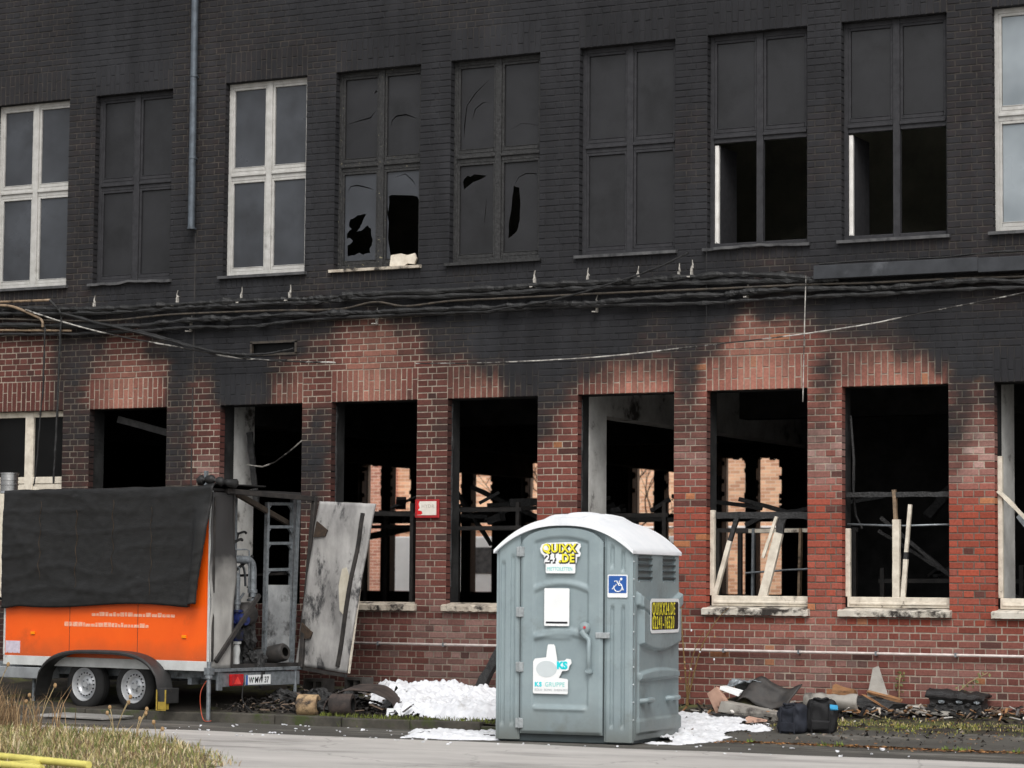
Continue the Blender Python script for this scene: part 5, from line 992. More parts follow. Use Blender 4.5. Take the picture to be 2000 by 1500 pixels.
# ---------------------------------------------------------------- foam, rubble and bags
foamm=pm('fire_foam',srgb(228,229,232),srgb(200,202,206),scale=10,rough=.95,bump=.4,bscale=70,spec=.15,c3=srgb(168,166,162),s3=2.6,t3=(.56,.74))
def foam(name,poly,amp,label,seed,step=.022,lift=0):
    xs=[p[0] for p in poly]; ys=[p[1] for p in poly]; x0,x1,y0,y1=min(xs)-.15,max(xs)+.15,min(ys)-.15,max(ys)+.15
    def sd(x,y):
        ins=False; dm=9
        for i in range(len(poly)):
            (a,b),(c,d)=poly[i],poly[(i+1)%len(poly)]
            if (b>y)!=(d>y) and x<(c-a)*(y-b)/(d-b)+a: ins=not ins
            t=max(0,min(1,((x-a)*(c-a)+(y-b)*(d-b))/((c-a)**2+(d-b)**2))); dm=min(dm,math.hypot(x-a-t*(c-a),y-b-t*(d-b)))
        return dm if ins else -dm
    nx,ny=int((x1-x0)/step),int((y1-y0)/step); m=MB(); H={}
    for j in range(ny+1):
        for i in range(nx+1):
            x,y=x0+i*step,y0+j*step; p=Vector((x,y,seed))
            n1=mn.noise(p*1.7); n2=mn.noise(p*4.5); n3=abs(mn.noise(p*11)); n4=abs(mn.noise(p*24))
            e=sd(x,y)+.18*n1+.12*n2+.07*mn.noise(p*14)
            H[i,j]=e
            h=amp*ss(0,.30,e)*(.55+.55*n1+.5*n2)+(.035 if amp>.1 else .008)*ss(0,.08,e)+(.10 if amp>.1 else .05)*ss(0,.12,e)*n3+.022*ss(0,.05,e)*n4
            if e<.5*ss(.3,.6,mn.noise(p*2.3+Vector((0,0,40)))): pass
            m.v.append((x+.012*mn.noise(p*13),y+.012*mn.noise(p*13+Vector((5,5,5))),gz(x,y)+lift+max(-.02,h if e>-.02 else -.02)))
    for j in range(ny):
        for i in range(nx):
            p=Vector((x0+i*step,y0+j*step,seed)); hole=mn.noise(p*1.9+Vector((0,0,17)))
            if max(H[i,j],H[i+1,j],H[i,j+1],H[i+1,j+1])>-.02 and not(hole>(.30 if seed!=9 else .12) and H[i,j]<.4): a=j*(nx+1)+i; m.f.append((a,a+1,a+nx+2,a+nx+1))
    o=m.build(name,foamm,smooth=True); tag(o,label,'foam',kind='stuff'); return o
foam('fire_foam',[(-2.75,-.12),(-2.6,-.9),(-1.9,-1.6),(-1.35,-2.3),(-.2,-2.2),(.6,-1.6),(.6,-.1)],.13,'white fire foam heaped along the wall left of the toilet',1)
foam('fire_foam',[(-.65,-2.85),(-.3,-3.8),(.3,-3.95),(.95,-3.85),(1.4,-3.3),(1.2,-2.7)],.025,'white fire foam spread on the asphalt at the left foot of the toilet',5)
foam('fire_foam',[(2.1,-3.25),(2.75,-3.3),(2.85,-2.7),(3.1,-1.8),(2.8,-1.2),(2.3,-.85),(1.6,-.7),(1.3,-1.5)],.03,'white fire foam spread on the asphalt right of the toilet',9)
fl=MB(); rg=random.Random(21)
for i in range(150):
    x=rg.uniform(-3.2,5.6); y=rg.uniform(-4.9,-2.6) if x<1 else rg.uniform(-4.6,-.3); r=rg.uniform(.004,.013)*(1.7 if rg.random()<.06 else 1)
    if .7<x<2.6 and -4<y<-2.2: continue
    z=gz(x,y); fl.bx(x-r,x+r*rg.uniform(.6,1.6),y-r,y+r,z,z+r*.9,j=r*.6)
tag(fl.build('foam_flecks',foamm),'small white flecks of foam scattered over the asphalt','foam',kind='stuff')
rust=pm('rusted_steel_ring',srgb(196,168,128),srgb(136,112,86),scale=5,rough=.85,bump=.5,bscale=40,c3=srgb(50,45,42),s3=4,t3=(.5,.62))
rust2=pm('dull_rusty_drum',srgb(84,72,66),srgb(54,48,46),scale=5,rough=.85,bump=.4,bscale=40,c3=srgb(44,40,38),s3=4,t3=(.5,.62))
def drum(name,c,ax,r,l,hole,mat,label):
    q=Vector(ax).to_track_quat('Z','Y').to_matrix().to_4x4(); o=empty(name,c,0,label,'drum','rusty drums by the trailer')
    MB().lathe([(hole,0),(r*.92,0),(r,.012),(r*1.02,l*.3),(r*.99,l*.6),(r,l-.012),(r*.92,l),(hole,l)],q,n=30).build('drum_shell',mat,o,smooth=True,auto=45)
    MB().lathe([(hole,0),(hole,l)],q,n=24).build('bore',G_black,o); MB().lathe([(hole,.006),(hole*1.35,-.012),(hole*1.4,.0)],q,n=24).build('rim_ring',mat,o,smooth=True)
drum('rusty_drum',(-2.50,-2.36,.10+.115),(.96,.25,.0),.125,.24,.065,rust,'pale rusty drum with a hole lying by the trailer, the left of two')
drum('rusty_drum',(-2.10,-2.28,.10+.125),(.97,.22,.02),.13,.26,.08,rust2,'dull brown drum lying by the trailer, the right of two')
lump('molten_clump',(-2.22,-2.22,.20),(.14,.12,.10),M['char_wood'],None,.5,3.5,3); tag(bpy.data.objects['molten_clump'],'black molten clump wedged between the two rusty drums','debris')
# curved sheet-metal half shell
def shell(u,v):
    a=math.pi*u; ax=Vector((.35,-.94,0)); la=Vector((.94,.35,0)); c=Vector((-1.98,-1.62,.12))+ax*(.62*v)
    return c+la*(-math.cos(a)*(.40+.03*v))+Vector((0,0,math.sin(a)**.8*(.33-.05*v*u)))+Vector((.015*mn.noise(Vector((u*6,v*2,1))),0,.014*mn.noise(Vector((u*7,v*3,4)))-.05*u*v))
o=MB().grid(30,12,shell).build('sheet_metal_shell',rust2,smooth=True,solid=.012); tag(o,'bent half-round metal sheet lying in front of the hanging trailer door','metal sheet')
o=MB().grid(14,5,lambda u,v:(-2.35+1.35*u,-1.75-.40*v+.25*u,.13+.03*mn.noise(Vector((u*5,v*3,2)))+.03*u)).build('charred_sheet',M['char_metal'],solid=.015); tag(o,'flat charred sheet lying under the bent metal shell','metal sheet')
o=MB().bx(-1.42,-1.23,-2.2,-2.18,.12,.20,Matrix.Rotation(R(0),4,'Z'),j=.01).build('paper_scrap',T_wht); tag(o,'small white scrap on the bent metal shell','scrap')
blk=pm('sooty_concrete_block',srgb(88,84,80),srgb(56,54,52),scale=8,rough=.95,bump=.6,bscale=40)
for i,(x,y,l) in enumerate(((-3.45,-.75,.34),(-2.98,-.55,.30))):
    b=empty('hollow_block',(x,y,gz(x,y)),R(-12),['hollow sooty block under the trailer door, left one','hollow sooty block under the trailer door, right one'][i],'block','hollow blocks under the trailer door')
    m=MB().bx(0,l,0,.2,0,.035).bx(0,l,0,.2,.15,.185).bx(0,.035,0,.2,.035,.15).bx(l-.035,l,0,.2,.035,.15).bx(l/2-.02,l/2+.02,.02,.2,.035,.15); m.build('block_body',blk,b); MB().bx(.03,l-.03,.17,.19,.03,.155).build('block_hollow_shade',G_black,b)  # black sheet at the back paints the shade inside the hollows
rgl=random.Random(8)
for i in range(7):
    x,y=(-3.3+i*.16,-1.2+rgl.uniform(-.35,.3)); o=lump('ash_clod',(x,y,gz(x,y)+.05),(rgl.uniform(.09,.2),rgl.uniform(.08,.16),rgl.uniform(.05,.10)),M['char_wood'],None,.6,4,i*3); tag(o,'black ash clod on the ground behind the rusty drums','debris','ash clods behind the rusty drums')
o=rough_bar('charred_beam',(-1.24,-.32,.33),(-.90,-.28,.95),.10,.10,M['char_wood'],None,n=20,amp=.35); tag(o,'charred beam leaning on the wall left of the toilet','beam')
for i,(x,z) in enumerate(((-1.75,.36),(-2.15,.36))):
    o=lump('charred_clump',(x,-.12,z),(.12,.08,.07),M['char_wood'],None,.6,4,i*5+1); tag(o,['small charred clump on the foam by the wall, right one','small charred clump on the foam by the wall, left one'][i],'debris')
# loose slab under the wheels
o=MB().bx(-.62,.45,-.28,.25,.0,.055,j=.02).build('loose_slab',pm('pale_slab',srgb(150,148,144),srgb(120,118,115),scale=6,rough=.9,bump=.4),bevel=.01); o.location=(-5.1,-2.85,.005); o.rotation_euler=(0,0,R(-7)); tag(o,'pale concrete slab lying at the trailer wheels','slab')
o=MB().tube(smooth_path([(-3.60,-2.6,.50),(-3.63,-2.70,.35),(-3.62,-2.71,.15),(-3.55,-2.74,.02),(-3.45,-2.74,.02)],6),.005,n=8).build('orange_cable',pm('orange_cable',srgb(190,80,46),srgb(150,60,38),rough=.5,bump=0),smooth=True); tag(o,'thin orange cable hanging beside the trailer support leg','cable')
o=MB().tube(smooth_path([(-3.3,-2.3,.45),(-3.28,-2.35,.25),(-3.15,-2.35,.12),(-2.95,-2.5,.1),(-2.8,-2.55,.09)],6),.008,n=6).build('black_cable',rubber,smooth=True); tag(o,'thin dark cable trailing from the trailer lamp board','cable')
# right-hand rubble: every piece a thing
board=pm('singed_plasterboard',srgb(196,160,140),srgb(160,128,112),scale=5,rough=.9,bump=.3,c3=srgb(60,52,48),s3=4,t3=(.56,.66))
wood=pm('raw_broken_timber',srgb(158,116,78),srgb(112,82,58),scale=6,rough=.85,bump=.3,c3=srgb(50,42,36),s3=5,t3=(.55,.66),stretch=(1,1,4))
wet=pm('pale_wet_board',srgb(170,166,158),srgb(120,116,110),scale=3,rough=.6,bump=.3,c3=srgb(66,62,58),s3=3,t3=(.54,.66))
def piece(name,c,s,rot,mat,label,cat='board',j=.02,bev=.004):
    o=MB().bx(-s[0]/2,s[0]/2,-s[1]/2,s[1]/2,-s[2]/2,s[2]/2,j=j).build(name,mat,bevel=bev,seg=1); o.location=c; o.rotation_euler=tuple(R(a) for a in rot); tag(o,label,cat,'rubble along the right wall'); return o
piece('plasterboard',(2.13,-.78,.30),(.16,.10,.36),(5,-28,0),board,'pinkish board scrap standing at the left end of the rubble')
piece('plasterboard',(2.22,-.70,.45),(.22,.16,.05),(10,20,10),T_wht,'small white block lying on the pinkish board scrap')
def wav(u,v): return (2.30+.55*u+.1*v,-.5+.12*u-.25*(1-v),.33+.24*v-.07*u+.05*math.sin(u*7)+.04*mn.noise(Vector((u*4,v*4,0))))
o=MB().grid(16,8,wav).build('bent_sheet',M['char_metal'],smooth=True,solid=.012); tag(o,'bent dark sheet on the left rubble heap','metal sheet','rubble along the right wall')
o=MB().grid(12,8,lambda u,v:(2.10+.42*u,-.55+.25*v,.46+.10*math.sin(v*3+u*2)+.05*mn.noise(Vector((u*7,v*6,3))))).build('crumpled_foil',M['galv'],solid=.008); tag(o,'crumpled silver foil on top of the left rubble heap','foil','rubble along the right wall')
piece('scorched_board',(2.55,-.85,.23),(.72,.3,.10),(0,8,-6),wet,'pale scorched board lying flat in the left rubble heap')
piece('scorched_board',(2.45,-.90,.17),(.6,.3,.07),(0,3,-10),M['char_wood'],'charred board under the pale board in the left rubble heap')
o=lump('rubble_heap',(2.35,-.45,.24),(.42,.28,.14),M['soil'],None,.5,4,2); tag(o,'low heap of soil and ash at the wall right of the toilet','rubble')
o=lump('rubble_heap',(3.45,-.22,.24),(.65,.22,.15),M['char_wood'],None,.5,4,6); tag(o,'black ash heap at the wall behind the bags','rubble')
piece('timber_block',(3.42,-.28,.46),(.26,.10,.08),(0,12,4),wood,'raw timber block on top of the middle rubble heap','timber')
o=MB().prism([(-.06,0),(.19,0),(.02,.36),(-.04,.33)],-.015,.015).build('pale_shard',wet); o.location=(3.72,-.2,.40); o.rotation_euler=(R(-14),R(6),R(10)); tag(o,'pointed pale board shard standing on the middle rubble heap','board','rubble along the right wall')
def curl(u,v): a=u*2.4; return (3.05+.62*v+.02*math.sin(v*9),-.45-.16*math.sin(a),.24+.16*(1-math.cos(a))*.7+.03*mn.noise(Vector((u*3,v*5,8))))
o=MB().grid(14,12,curl).build('curled_lining',wet,smooth=True,solid=.02); tag(o,'pale curled lining sheet in the middle rubble heap','sheet','rubble along the right wall')
piece('timber_plank',(3.92,-.38,.30),(.62,.05,.03),(0,26,-12),wood,'long broken plank sloping right of the middle rubble heap','timber')
piece('timber_plank',(3.86,-.2,.42),(.4,.10,.04),(10,14,5),wood,'short broken plank at the wall right of the pointed shard','timber')
piece('charred_plank',(3.75,-.35,.28),(.7,.16,.05),(0,14,-8),M['char_wood'],'charred plank under the broken planks','timber')
o=MB().grid(18,8,lambda u,v:(3.95+.75*u-.1*v,-.42+.38*v-.05*u,.245+.07*v+.02*mn.noise(Vector((u*5,v*4,3))))).build('wet_panel',wet,solid=.012); tag(o,'wet pale panel lying flat between the planks and the burnt box','panel','rubble along the right wall')
piece('plasterboard',(2.75,-1.25,.16),(.22,.16,.04),(3,2,20),board,'pink board scrap lying flat on the foam in front of the left rubble heap')
# burnt box
bb=empty('burnt_appliance',(4.72,-.22,.23),R(2),'black burnt appliance box lying against the right end of the wall','appliance')
MB().bx(-.31,.30,-.14,.14,.0,.12,j=.015).build('box_base',M['char_wood'],bb,bevel=.01); MB().grid(20,10,lambda u,v:(-.33+.66*u,-.17+.34*v,.22-.05*v*0+.05*(1-u)+.03*mn.noise(Vector((u*6,v*5,1)))-.06*ss(.25,0,v))).build('box_lid',M['cable_char'],bb,solid=.025)
MB().bx(-.30,.30,-.12,.14,.12,.20,j=.02).build('box_body',M['char_metal'],bb); 
for k in range(6): lump('ash_flake',(-.25+.1*k,-.15,.12+.03*(k%2)),(.035,.02,.02),M['galv'] if k%2 else M['char_wood'],bb,.5,4,k)
# splintered wood, slivers and scraps among the rubble
def splinters(n,fn,label,seed,pal):
    m=MB(); cols=[]; rg=random.Random(seed)
    for i in range(n):
        x,y=fn(rg); z=gz(x,y)+rg.uniform(.005,.09); l=rg.uniform(.03,.16); a=rg.uniform(0,3.14); t=rg.uniform(-.5,.7); d=Vector((math.cos(a)*math.cos(t),math.sin(a)*math.cos(t),math.sin(t)))
        k=len(m.v); m.bar(Vector((x,y,z))-d*l/2,Vector((x,y,z))+d*l/2,rg.uniform(.006,.05),rg.uniform(.004,.015)); c=rg.choice(pal); e=rg.uniform(.6,1.1); cols+= [(c[0]*e,c[1]*e,c[2]*e,0)]*(len(m.v)-k)
    me=bpy.data.meshes.new('rubble_splinters'); me.from_pydata(m.v,[],m.f); me.materials.append(CMAT); set_col(me,cols); o=bpy.data.objects.new('rubble_splinters',me); COL.objects.link(o); tag(o,label,'rubble',kind='stuff')
CMAT=attr_mat('splinter_colours',soot=False,bump=.3)
spl=[srgb(30,28,27),srgb(44,41,39),srgb(24,23,23),srgb(120,104,90),srgb(176,164,150),srgb(150,112,78),srgb(90,86,84),srgb(210,206,200)]
splinters(260,lambda r:(r.gauss(2.45,.35),-.15-abs(r.gauss(0,.4))),'burnt splinters and scraps around the left rubble heap',1,spl)
splinters(320,lambda r:(r.gauss(3.6,.42),-.08-abs(r.gauss(0,.3))),'burnt splinters and scraps around the middle rubble heap',2,spl)
splinters(200,lambda r:(r.gauss(4.8,.5),-.08-abs(r.gauss(0,.25))),'burnt splinters and scraps around the black burnt box',3,spl)
splinters(420,lambda r:(r.uniform(-3.6,-1.1),-2.3+abs(r.gauss(0,.8))),'burnt splinters and scraps around the rusty drums',4,spl[:4]+spl[6:7]+spl[:3])
# two bags
bagm=pm('navy_black_bag_fabric',srgb(40,44,54),srgb(28,30,38),scale=10,rough=.8,bump=.4,bscale=120,c3=srgb(58,62,72),s3=4,t3=(.6,.75)); bagk=pm('black_bag_fabric',srgb(24,24,26),srgb(16,16,18),scale=8,rough=.7,bump=.35,bscale=100)
def bag(name,loc,rz,sz,mat,label,seed):
    b=empty(name,loc,rz,label,'bag'); bm=bmesh.new(); bmesh.ops.create_cube(bm,size=1); bmesh.ops.subdivide_edges(bm,edges=bm.edges[:],cuts=9,use_grid_fill=True)
    for v in bm.verts:
        p=v.co.copy(); q=Vector((p.x,p.y,p.z)); l=max(abs(p.x),abs(p.y),abs(p.z)); s=(abs(p.x)**5+abs(p.y)**5+abs(p.z)**5)**.2; q*=l/s
        q+=Vector((.08*mn.noise(p*3+Vector((seed,0,0))),.12*mn.noise(p*4+Vector((0,seed,0))),.09*mn.noise(p*3+Vector((0,0,seed)))))
        v.co=Vector((q.x*sz[0]*(1-.08*p.z),q.y*sz[1],(q.z+.5)*sz[2]+.06*q.x*q.x))
    me=bpy.data.meshes.new('bag_body'); bm.to_mesh(me); bm.free(); me.materials.append(mat); me.polygons.foreach_set('use_smooth',[True]*len(me.polygons))
    o=bpy.data.objects.new('bag_body',me); COL.objects.link(o); o.parent=b
    w,d,h=sz
    for sx in(-.3,.3): MB().tube(smooth_path([(sx*w,-d*.52,h*.05),(sx*w,-d*.53,h*.5),(sx*w*.95,-d*.50,h*.9)],5),.009,n=6).build('seam',mat,b)
    MB().tube(smooth_path([(-.25*w,-d*.2,h*.97),(-.2*w,-d*.42,h*1.03),(.02*w,-d*.52,h*1.0),(.2*w,-d*.45,h*1.04),(.25*w,-d*.2,h*.97)],5),.014,n=8).build('handle',mat,b,smooth=True)
    MB().bx(-.3*w,.3*w,-d*.56,-d*.46,h*.12,h*.42,j=.01).build('front_pocket',mat,b,bevel=.02,seg=2)
    return b
b1=bag('travel_bag',(3.42,-1.86,.05),R(-14),(.30,.22,.32),bagm,'dark blue-grey bag, left of the two standing on the asphalt',3)
b2=bag('travel_bag',(3.70,-1.74,.06),R(12),(.32,.22,.37),bagk,'black bag with a light blue tag, right of the two bags',8)
MB().bx(.10,.18,-.125,-.112,.27,.32,j=.012).build('blue_tag',flat('light_blue_plastic',srgb(70,170,220)),b2,bevel=.006)
o=MB().grid(14,6,lambda u,v:(2.95+.55*u,-2.25+.14*v+.1*u,.012+.05*abs(mn.noise(Vector((u*6,v*4,2))))*math.sin(u*math.pi))).build('plastic_strip',bagk,solid=.01); tag(o,'black plastic strip trailing in front of the left bag','strip')
# crumbs of rubble and leaf litter
cm=attr_mat('litter_colours',soot=False,bump=.1)
def scatter(name,n,fn,label,cat,pal,seed,size,flatk=.3):
    m=MB(); cols=[]; rg=random.Random(seed)
    for i in range(n):
        q=fn(rg)
        if q is None: continue
        x,y=q; r=rg.uniform(*size); a=rg.uniform(0,6.28); c=rg.choice(pal); k=rg.uniform(.6,1.2); t=rg.uniform(-.5,.5)
        z=gz(x,y)+.004; ux,uy=math.cos(a)*r,math.sin(a)*r; vx,vy=-math.sin(a)*r*.6,math.cos(a)*r*.6
        b=len(m.v); m.v+= [(x-ux,y-uy,z),(x+vx*.9,y+vy*.9,z+r*flatk*rg.random()),(x+ux,y+uy,z+r*abs(t)),(x-vx,y-vy,z+r*flatk*2*rg.random())]; m.f.append((b,b+1,b+2,b+3))
        cols+= [(c[0]*k,c[1]*k,c[2]*k,0)]*4
    me=bpy.data.meshes.new(name); me.from_pydata(m.v,[],m.f); me.materials.append(cm); set_col(me,cols); o=bpy.data.objects.new(name,me); COL.objects.link(o); tag(o,label,cat,kind='stuff'); return o
leafp=[srgb(140,98,62),srgb(112,76,50),srgb(170,128,84),srgb(92,70,52),srgb(150,112,70)]
scatter('fallen_leaves',1500,lambda r:(lambda x:(x,-2.72+.10*r.gauss(0,1)+.08*math.sin(x*2)))(r.uniform(2.9,7.5)),'brown leaf litter lining the edge of the right pavement','leaves',leafp,3,(.012,.032))
scatter('fallen_leaves',900,lambda r:(r.uniform(2.8,7.5),r.uniform(-2.2,-.05)),'brown leaf litter on the strip along the right wall','leaves',leafp,4,(.01,.03))
scatter('rubble_crumbs',1600,lambda r:(r.uniform(-4,6.5),r.uniform(-2.4,-.02)),'dark crumbs of rubble along the foot of the wall','rubble',[srgb(60,56,52),srgb(40,38,36),srgb(90,84,78),srgb(120,110,100)],6,(.008,.035),.8)
scatter('rubble_crumbs',500,lambda r:(r.uniform(-3.4,-1.0),r.uniform(-2.4,-1.6)),'dark crumbs of rubble around the rusty drums','rubble',[srgb(50,46,42),srgb(34,32,30),srgb(80,74,68)],7,(.01,.04),.8)
# ---------------------------------------------------------------- grass and weeds
def grass(name,n,fn,hr,pal,label,seed,wd=.004,lean=.5,zf=gz):
    m=MB(); cols=[]; rg=random.Random(seed)
    for i in range(n):
        q=fn(rg)
        if q is None: continue
        x,y=q[:2]; h=rg.uniform(*hr)*(q[2] if len(q)>2 else 1); a=rg.uniform(0,6.28); l=rg.uniform(.1,lean)*h; z=zf(x,y); b=len(m.v); w=wd*rg.uniform(.7,1.6); pa=rg.uniform(0,3.14)
        px,py=math.cos(pa)*w,math.sin(pa)*w; dx,dy=math.cos(a)*l,math.sin(a)*l
        m.v+= [(x-px,y-py,z),(x+px,y+py,z),(x+dx*.35-px*.8,y+dy*.35-py*.8,z+h*.55),(x+dx*.35+px*.8,y+dy*.35+py*.8,z+h*.55),(x+dx,y+dy,z+h*rg.uniform(.75,1))]
        m.f+= [(b,b+1,b+3,b+2),(b+2,b+3,b+4)]; c=rg.choice(pal); k=rg.uniform(.7,1.2); cols+= [(c[0]*k,c[1]*k,c[2]*k,0)]*5
    me=bpy.data.meshes.new(name); me.from_pydata(m.v,[],m.f); me.materials.append(cm); set_col(me,cols); o=bpy.data.objects.new(name,me); COL.objects.link(o); tag(o,label,'grass',kind='stuff'); return o
def vz(x,y): return .006+.05*max(0,mn.noise(Vector((x*.8,y*.8,3))))
VP=[(-13,-3.9),(-5.2,-4.75),(-2.57,-5.55),(-1.3,-6.4),(.2,-7.9),(.9,-8.9),(1.6,-13),(-13,-13)]
def inv(x,y):
    ins=False
    for i in range(len(VP)):
        (a,b),(c,d)=VP[i],VP[(i+1)%len(VP)]
        if (b>y)!=(d>y) and x<(c-a)*(y-b)/(d-b)+a: ins=not ins
    return ins
m=MB()
for i in range(90):
    for j in range(60):
        x,y=-13+i*.165,-13+j*.155
        if inv(x,y) and inv(x+.165,y) and inv(x,y+.155) and inv(x+.165,y+.155):
            b=len(m.v); m.v+= [(p,q,vz(p,q)) for p,q in((x,y),(x+.165,y),(x+.165,y+.155),(x,y+.155))]; m.f.append((b,b+1,b+2,b+3))
tag(m.build('verge',M['soil_verge']),kind='structure')
dry=[srgb(214,198,164),srgb(200,184,148),srgb(182,164,128),srgb(156,134,100),srgb(120,98,74),srgb(140,116,88),srgb(138,136,92),srgb(104,86,66),srgb(112,116,72)]
grn=[srgb(120,128,70),srgb(150,146,92),srgb(186,172,120),srgb(98,112,58),srgb(170,156,110)]
def pick(r):
    for _ in range(30):
        x,y=r.uniform(-7.5,1.2),r.uniform(-11,-4.6)
        if inv(x+.06*r.gauss(0,1),y+.06*r.gauss(0,1)): return (x,y,1.0-.5*ss(-2.5,.5,x)+.5*max(0,mn.noise(Vector((x*2,y*2,0)))))
grass('dry_grass',11000,pick,(.04,.15),dry,'tangle of dry straw-coloured grass at the lower left',1,.0045,.8,vz)
grass('green_grass',12000,pick,(.05,.13),grn,'short greenish grass growing among the dry straw at the lower left',2,.004,.7,vz)
weedp=[srgb(150,124,92),srgb(128,104,78),srgb(170,146,112),srgb(104,86,66)]
grass('dry_weeds',5000,lambda r:(lambda x,y:(x,y,1+.5*mn.noise(Vector((x*2,y,0)))) if inv(x,y) else None)(r.gauss(-5.6,.7),r.gauss(-5.2,.35)),(.2,.55),weedp,'brown dried weeds in front of the trailer nose',3,.005,.5,vz)
grass('wall_grass',4200,lambda r:(lambda x,y:(x,y,.5+.7*max(0,mn.noise(Vector((x*2,1,0))))) if mn.noise(Vector((x*2.3,y*4,8)))>-.05 else None)(r.uniform(3.0,7.5),-1.2+.26*r.gauss(0,1)),(.02,.085),grn+[srgb(150,150,50)],'low mossy grass along the edge of the right strip',5,.004,.9)
grass('wall_grass',700,lambda r:(lambda x:(x,-2.42+.05*r.gauss(0,1)))(r.uniform(-2.2,.4)),(.02,.07),[srgb(110,120,50),srgb(90,96,50)],'sparse moss and grass on the kerb left of the toilet',6,.004,.9)
grass('wall_grass',500,lambda r:(lambda x:(x,-2.66+.07*r.gauss(0,1)) if mn.noise(Vector((x*3,0,3)))>.12 else None)(r.uniform(3.2,7)),(.02,.07),[srgb(120,140,60),srgb(100,120,56)],'green tufts in the leaf litter at the lower right',7,.005,.9)
seedm=pm('dry_seed_head',srgb(176,146,106),srgb(140,112,80),scale=30,rough=.9,bump=.4); stemm=pm('dry_stem',srgb(176,158,118),srgb(140,122,90),scale=20,rough=.8,bump=.1)
rg=random.Random(31)
for i,(x,y,hts,lab) in enumerate([(-2.62,-5.75,(.42,.36,.30,.25),'dried weed with round seed heads in front of the rear trailer wheel'),(-2.1,-6.1,(.30,.26,.2),'dried weed with seed heads below the yellow wheel chock'),(-1.55,-6.5,(.22,.15),'small dried weed at the tip of the grass verge'),(-3.75,-5.6,(.4,.33,.5),'dried weed with seed heads in front of the front trailer wheel'),(-4.7,-5.3,(.62,.5,.45,.7),'tall dried weed in front of the trailer nose')]):
    wd=empty('dried_weed',(x,y,vz(x,y)),0,lab,'weed','dried weeds with seed heads on the verge')
    for h in hts:
        a=rg.uniform(0,6.28); e=Vector((math.cos(a)*h*.45,math.sin(a)*h*.3,h)); pts=smooth_path([(0,0,0),tuple(e*.5+Vector((0,0,.04))),tuple(e)],4); MB().tube(pts,.0045,n=5).build('stem',stemm,wd)
        lump('seed_head',tuple(e),(.018,.018,.024),seedm,wd,.3,4,h*9)
for i,(x,stems) in enumerate(((1.42,[(.0,0,0,.55,-.02,1.15),(.02,0,.0,-.10,-.03,1.4),(.0,0,0,.22,.0,.85)]),)):
    pl=empty('dry_plant',(x,-.14,.24),0,'dry twiggy plant growing up the wall right of the toilet','plant')
    for a,b,c,d,e,f in stems: MB().tube(smooth_path([(a,b,c),((a+d)*.35,-.05,f*.55),((a+d)*.7,-.04,f*.85),(d,e,f)],5),[.010-.0005*k for k in range(16)],n=6).build('stem',pm('brown_twig',srgb(140,112,66),srgb(96,78,50),scale=20,rough=.8) if 'brown_twig' not in bpy.data.materials else bpy.data.materials['brown_twig'],pl)
    for k in range(8): lump('leaf_bud',(rg.uniform(-.1,.4),-.05,rg.uniform(.3,.9)),(.01,.01,.014),foamm if k%2 else seedm,pl,.3,3,k)
lfm=pm('ivy_leaf_green',srgb(92,104,60),srgb(130,128,84),scale=10,rough=.7)
for i,(p,q,lab) in enumerate((((4.6,-.08,.42),(5.02,-.1,.70),'leafy shoot sloping up the wall above the burnt box'),((3.98,-.05,.40),(4.0,-.06,.66),'small upright leafy shoot at the wall right of the pale shard'),((5.5,-.1,.25),(5.2,-.1,.1),'bare shoot'))[:2]):
    sh=empty('leafy_shoot',p,0,lab,'plant','leafy shoots at the right wall'); v=Vector(q)-Vector(p); MB().tube([(0,0,0),tuple(v*.5+Vector((0,-.02,.03))),tuple(v)],.006,n=5).build('stem',stemm,sh)
    for k in range(22):
        c=v*rg.uniform(.15,1)+Vector((rg.uniform(-.05,.05),rg.uniform(-.04,.02),rg.uniform(-.04,.05))); r=rg.uniform(.016,.03); d=Vector((rg.uniform(-1,1),rg.uniform(-1,.2),rg.uniform(-1,1))).normalized()*r; e=d.cross(Vector((rg.uniform(-1,1),1,rg.uniform(-1,1)))).normalized()*r*.6
        MB().add([c-d,c+e,c+d,c-e],[(0,1,2,3)]).build('leaf',lfm,sh)
# yellow barrier lying in the foreground grass
yb=empty('yellow_barrier',(-1.32,-9.68,0),R(-20.5),'yellow metal barrier lying in the grass at the lower left corner','barrier')
ym=pm('yellow_barrier_paint',srgb(222,212,116),srgb(196,186,98),scale=4,rough=.65,bump=.1,c3=srgb(150,130,60),s3=7,t3=(.64,.75))
MB().tube([(-3,0,.085),(1.95,0,.10)],.032,n=14).build('rail',ym,yb,smooth=True,auto=40); MB().tube([(-3,-.42,.075),(1.9,-.42,.085)],.032,n=14).build('rail',ym,yb,smooth=True,auto=40)
for x in(-2.4,-1.2,0,1.2): MB().bx(x-.03,x+.03,-.45,0,.06,.10).build('cross_bar',ym,yb)
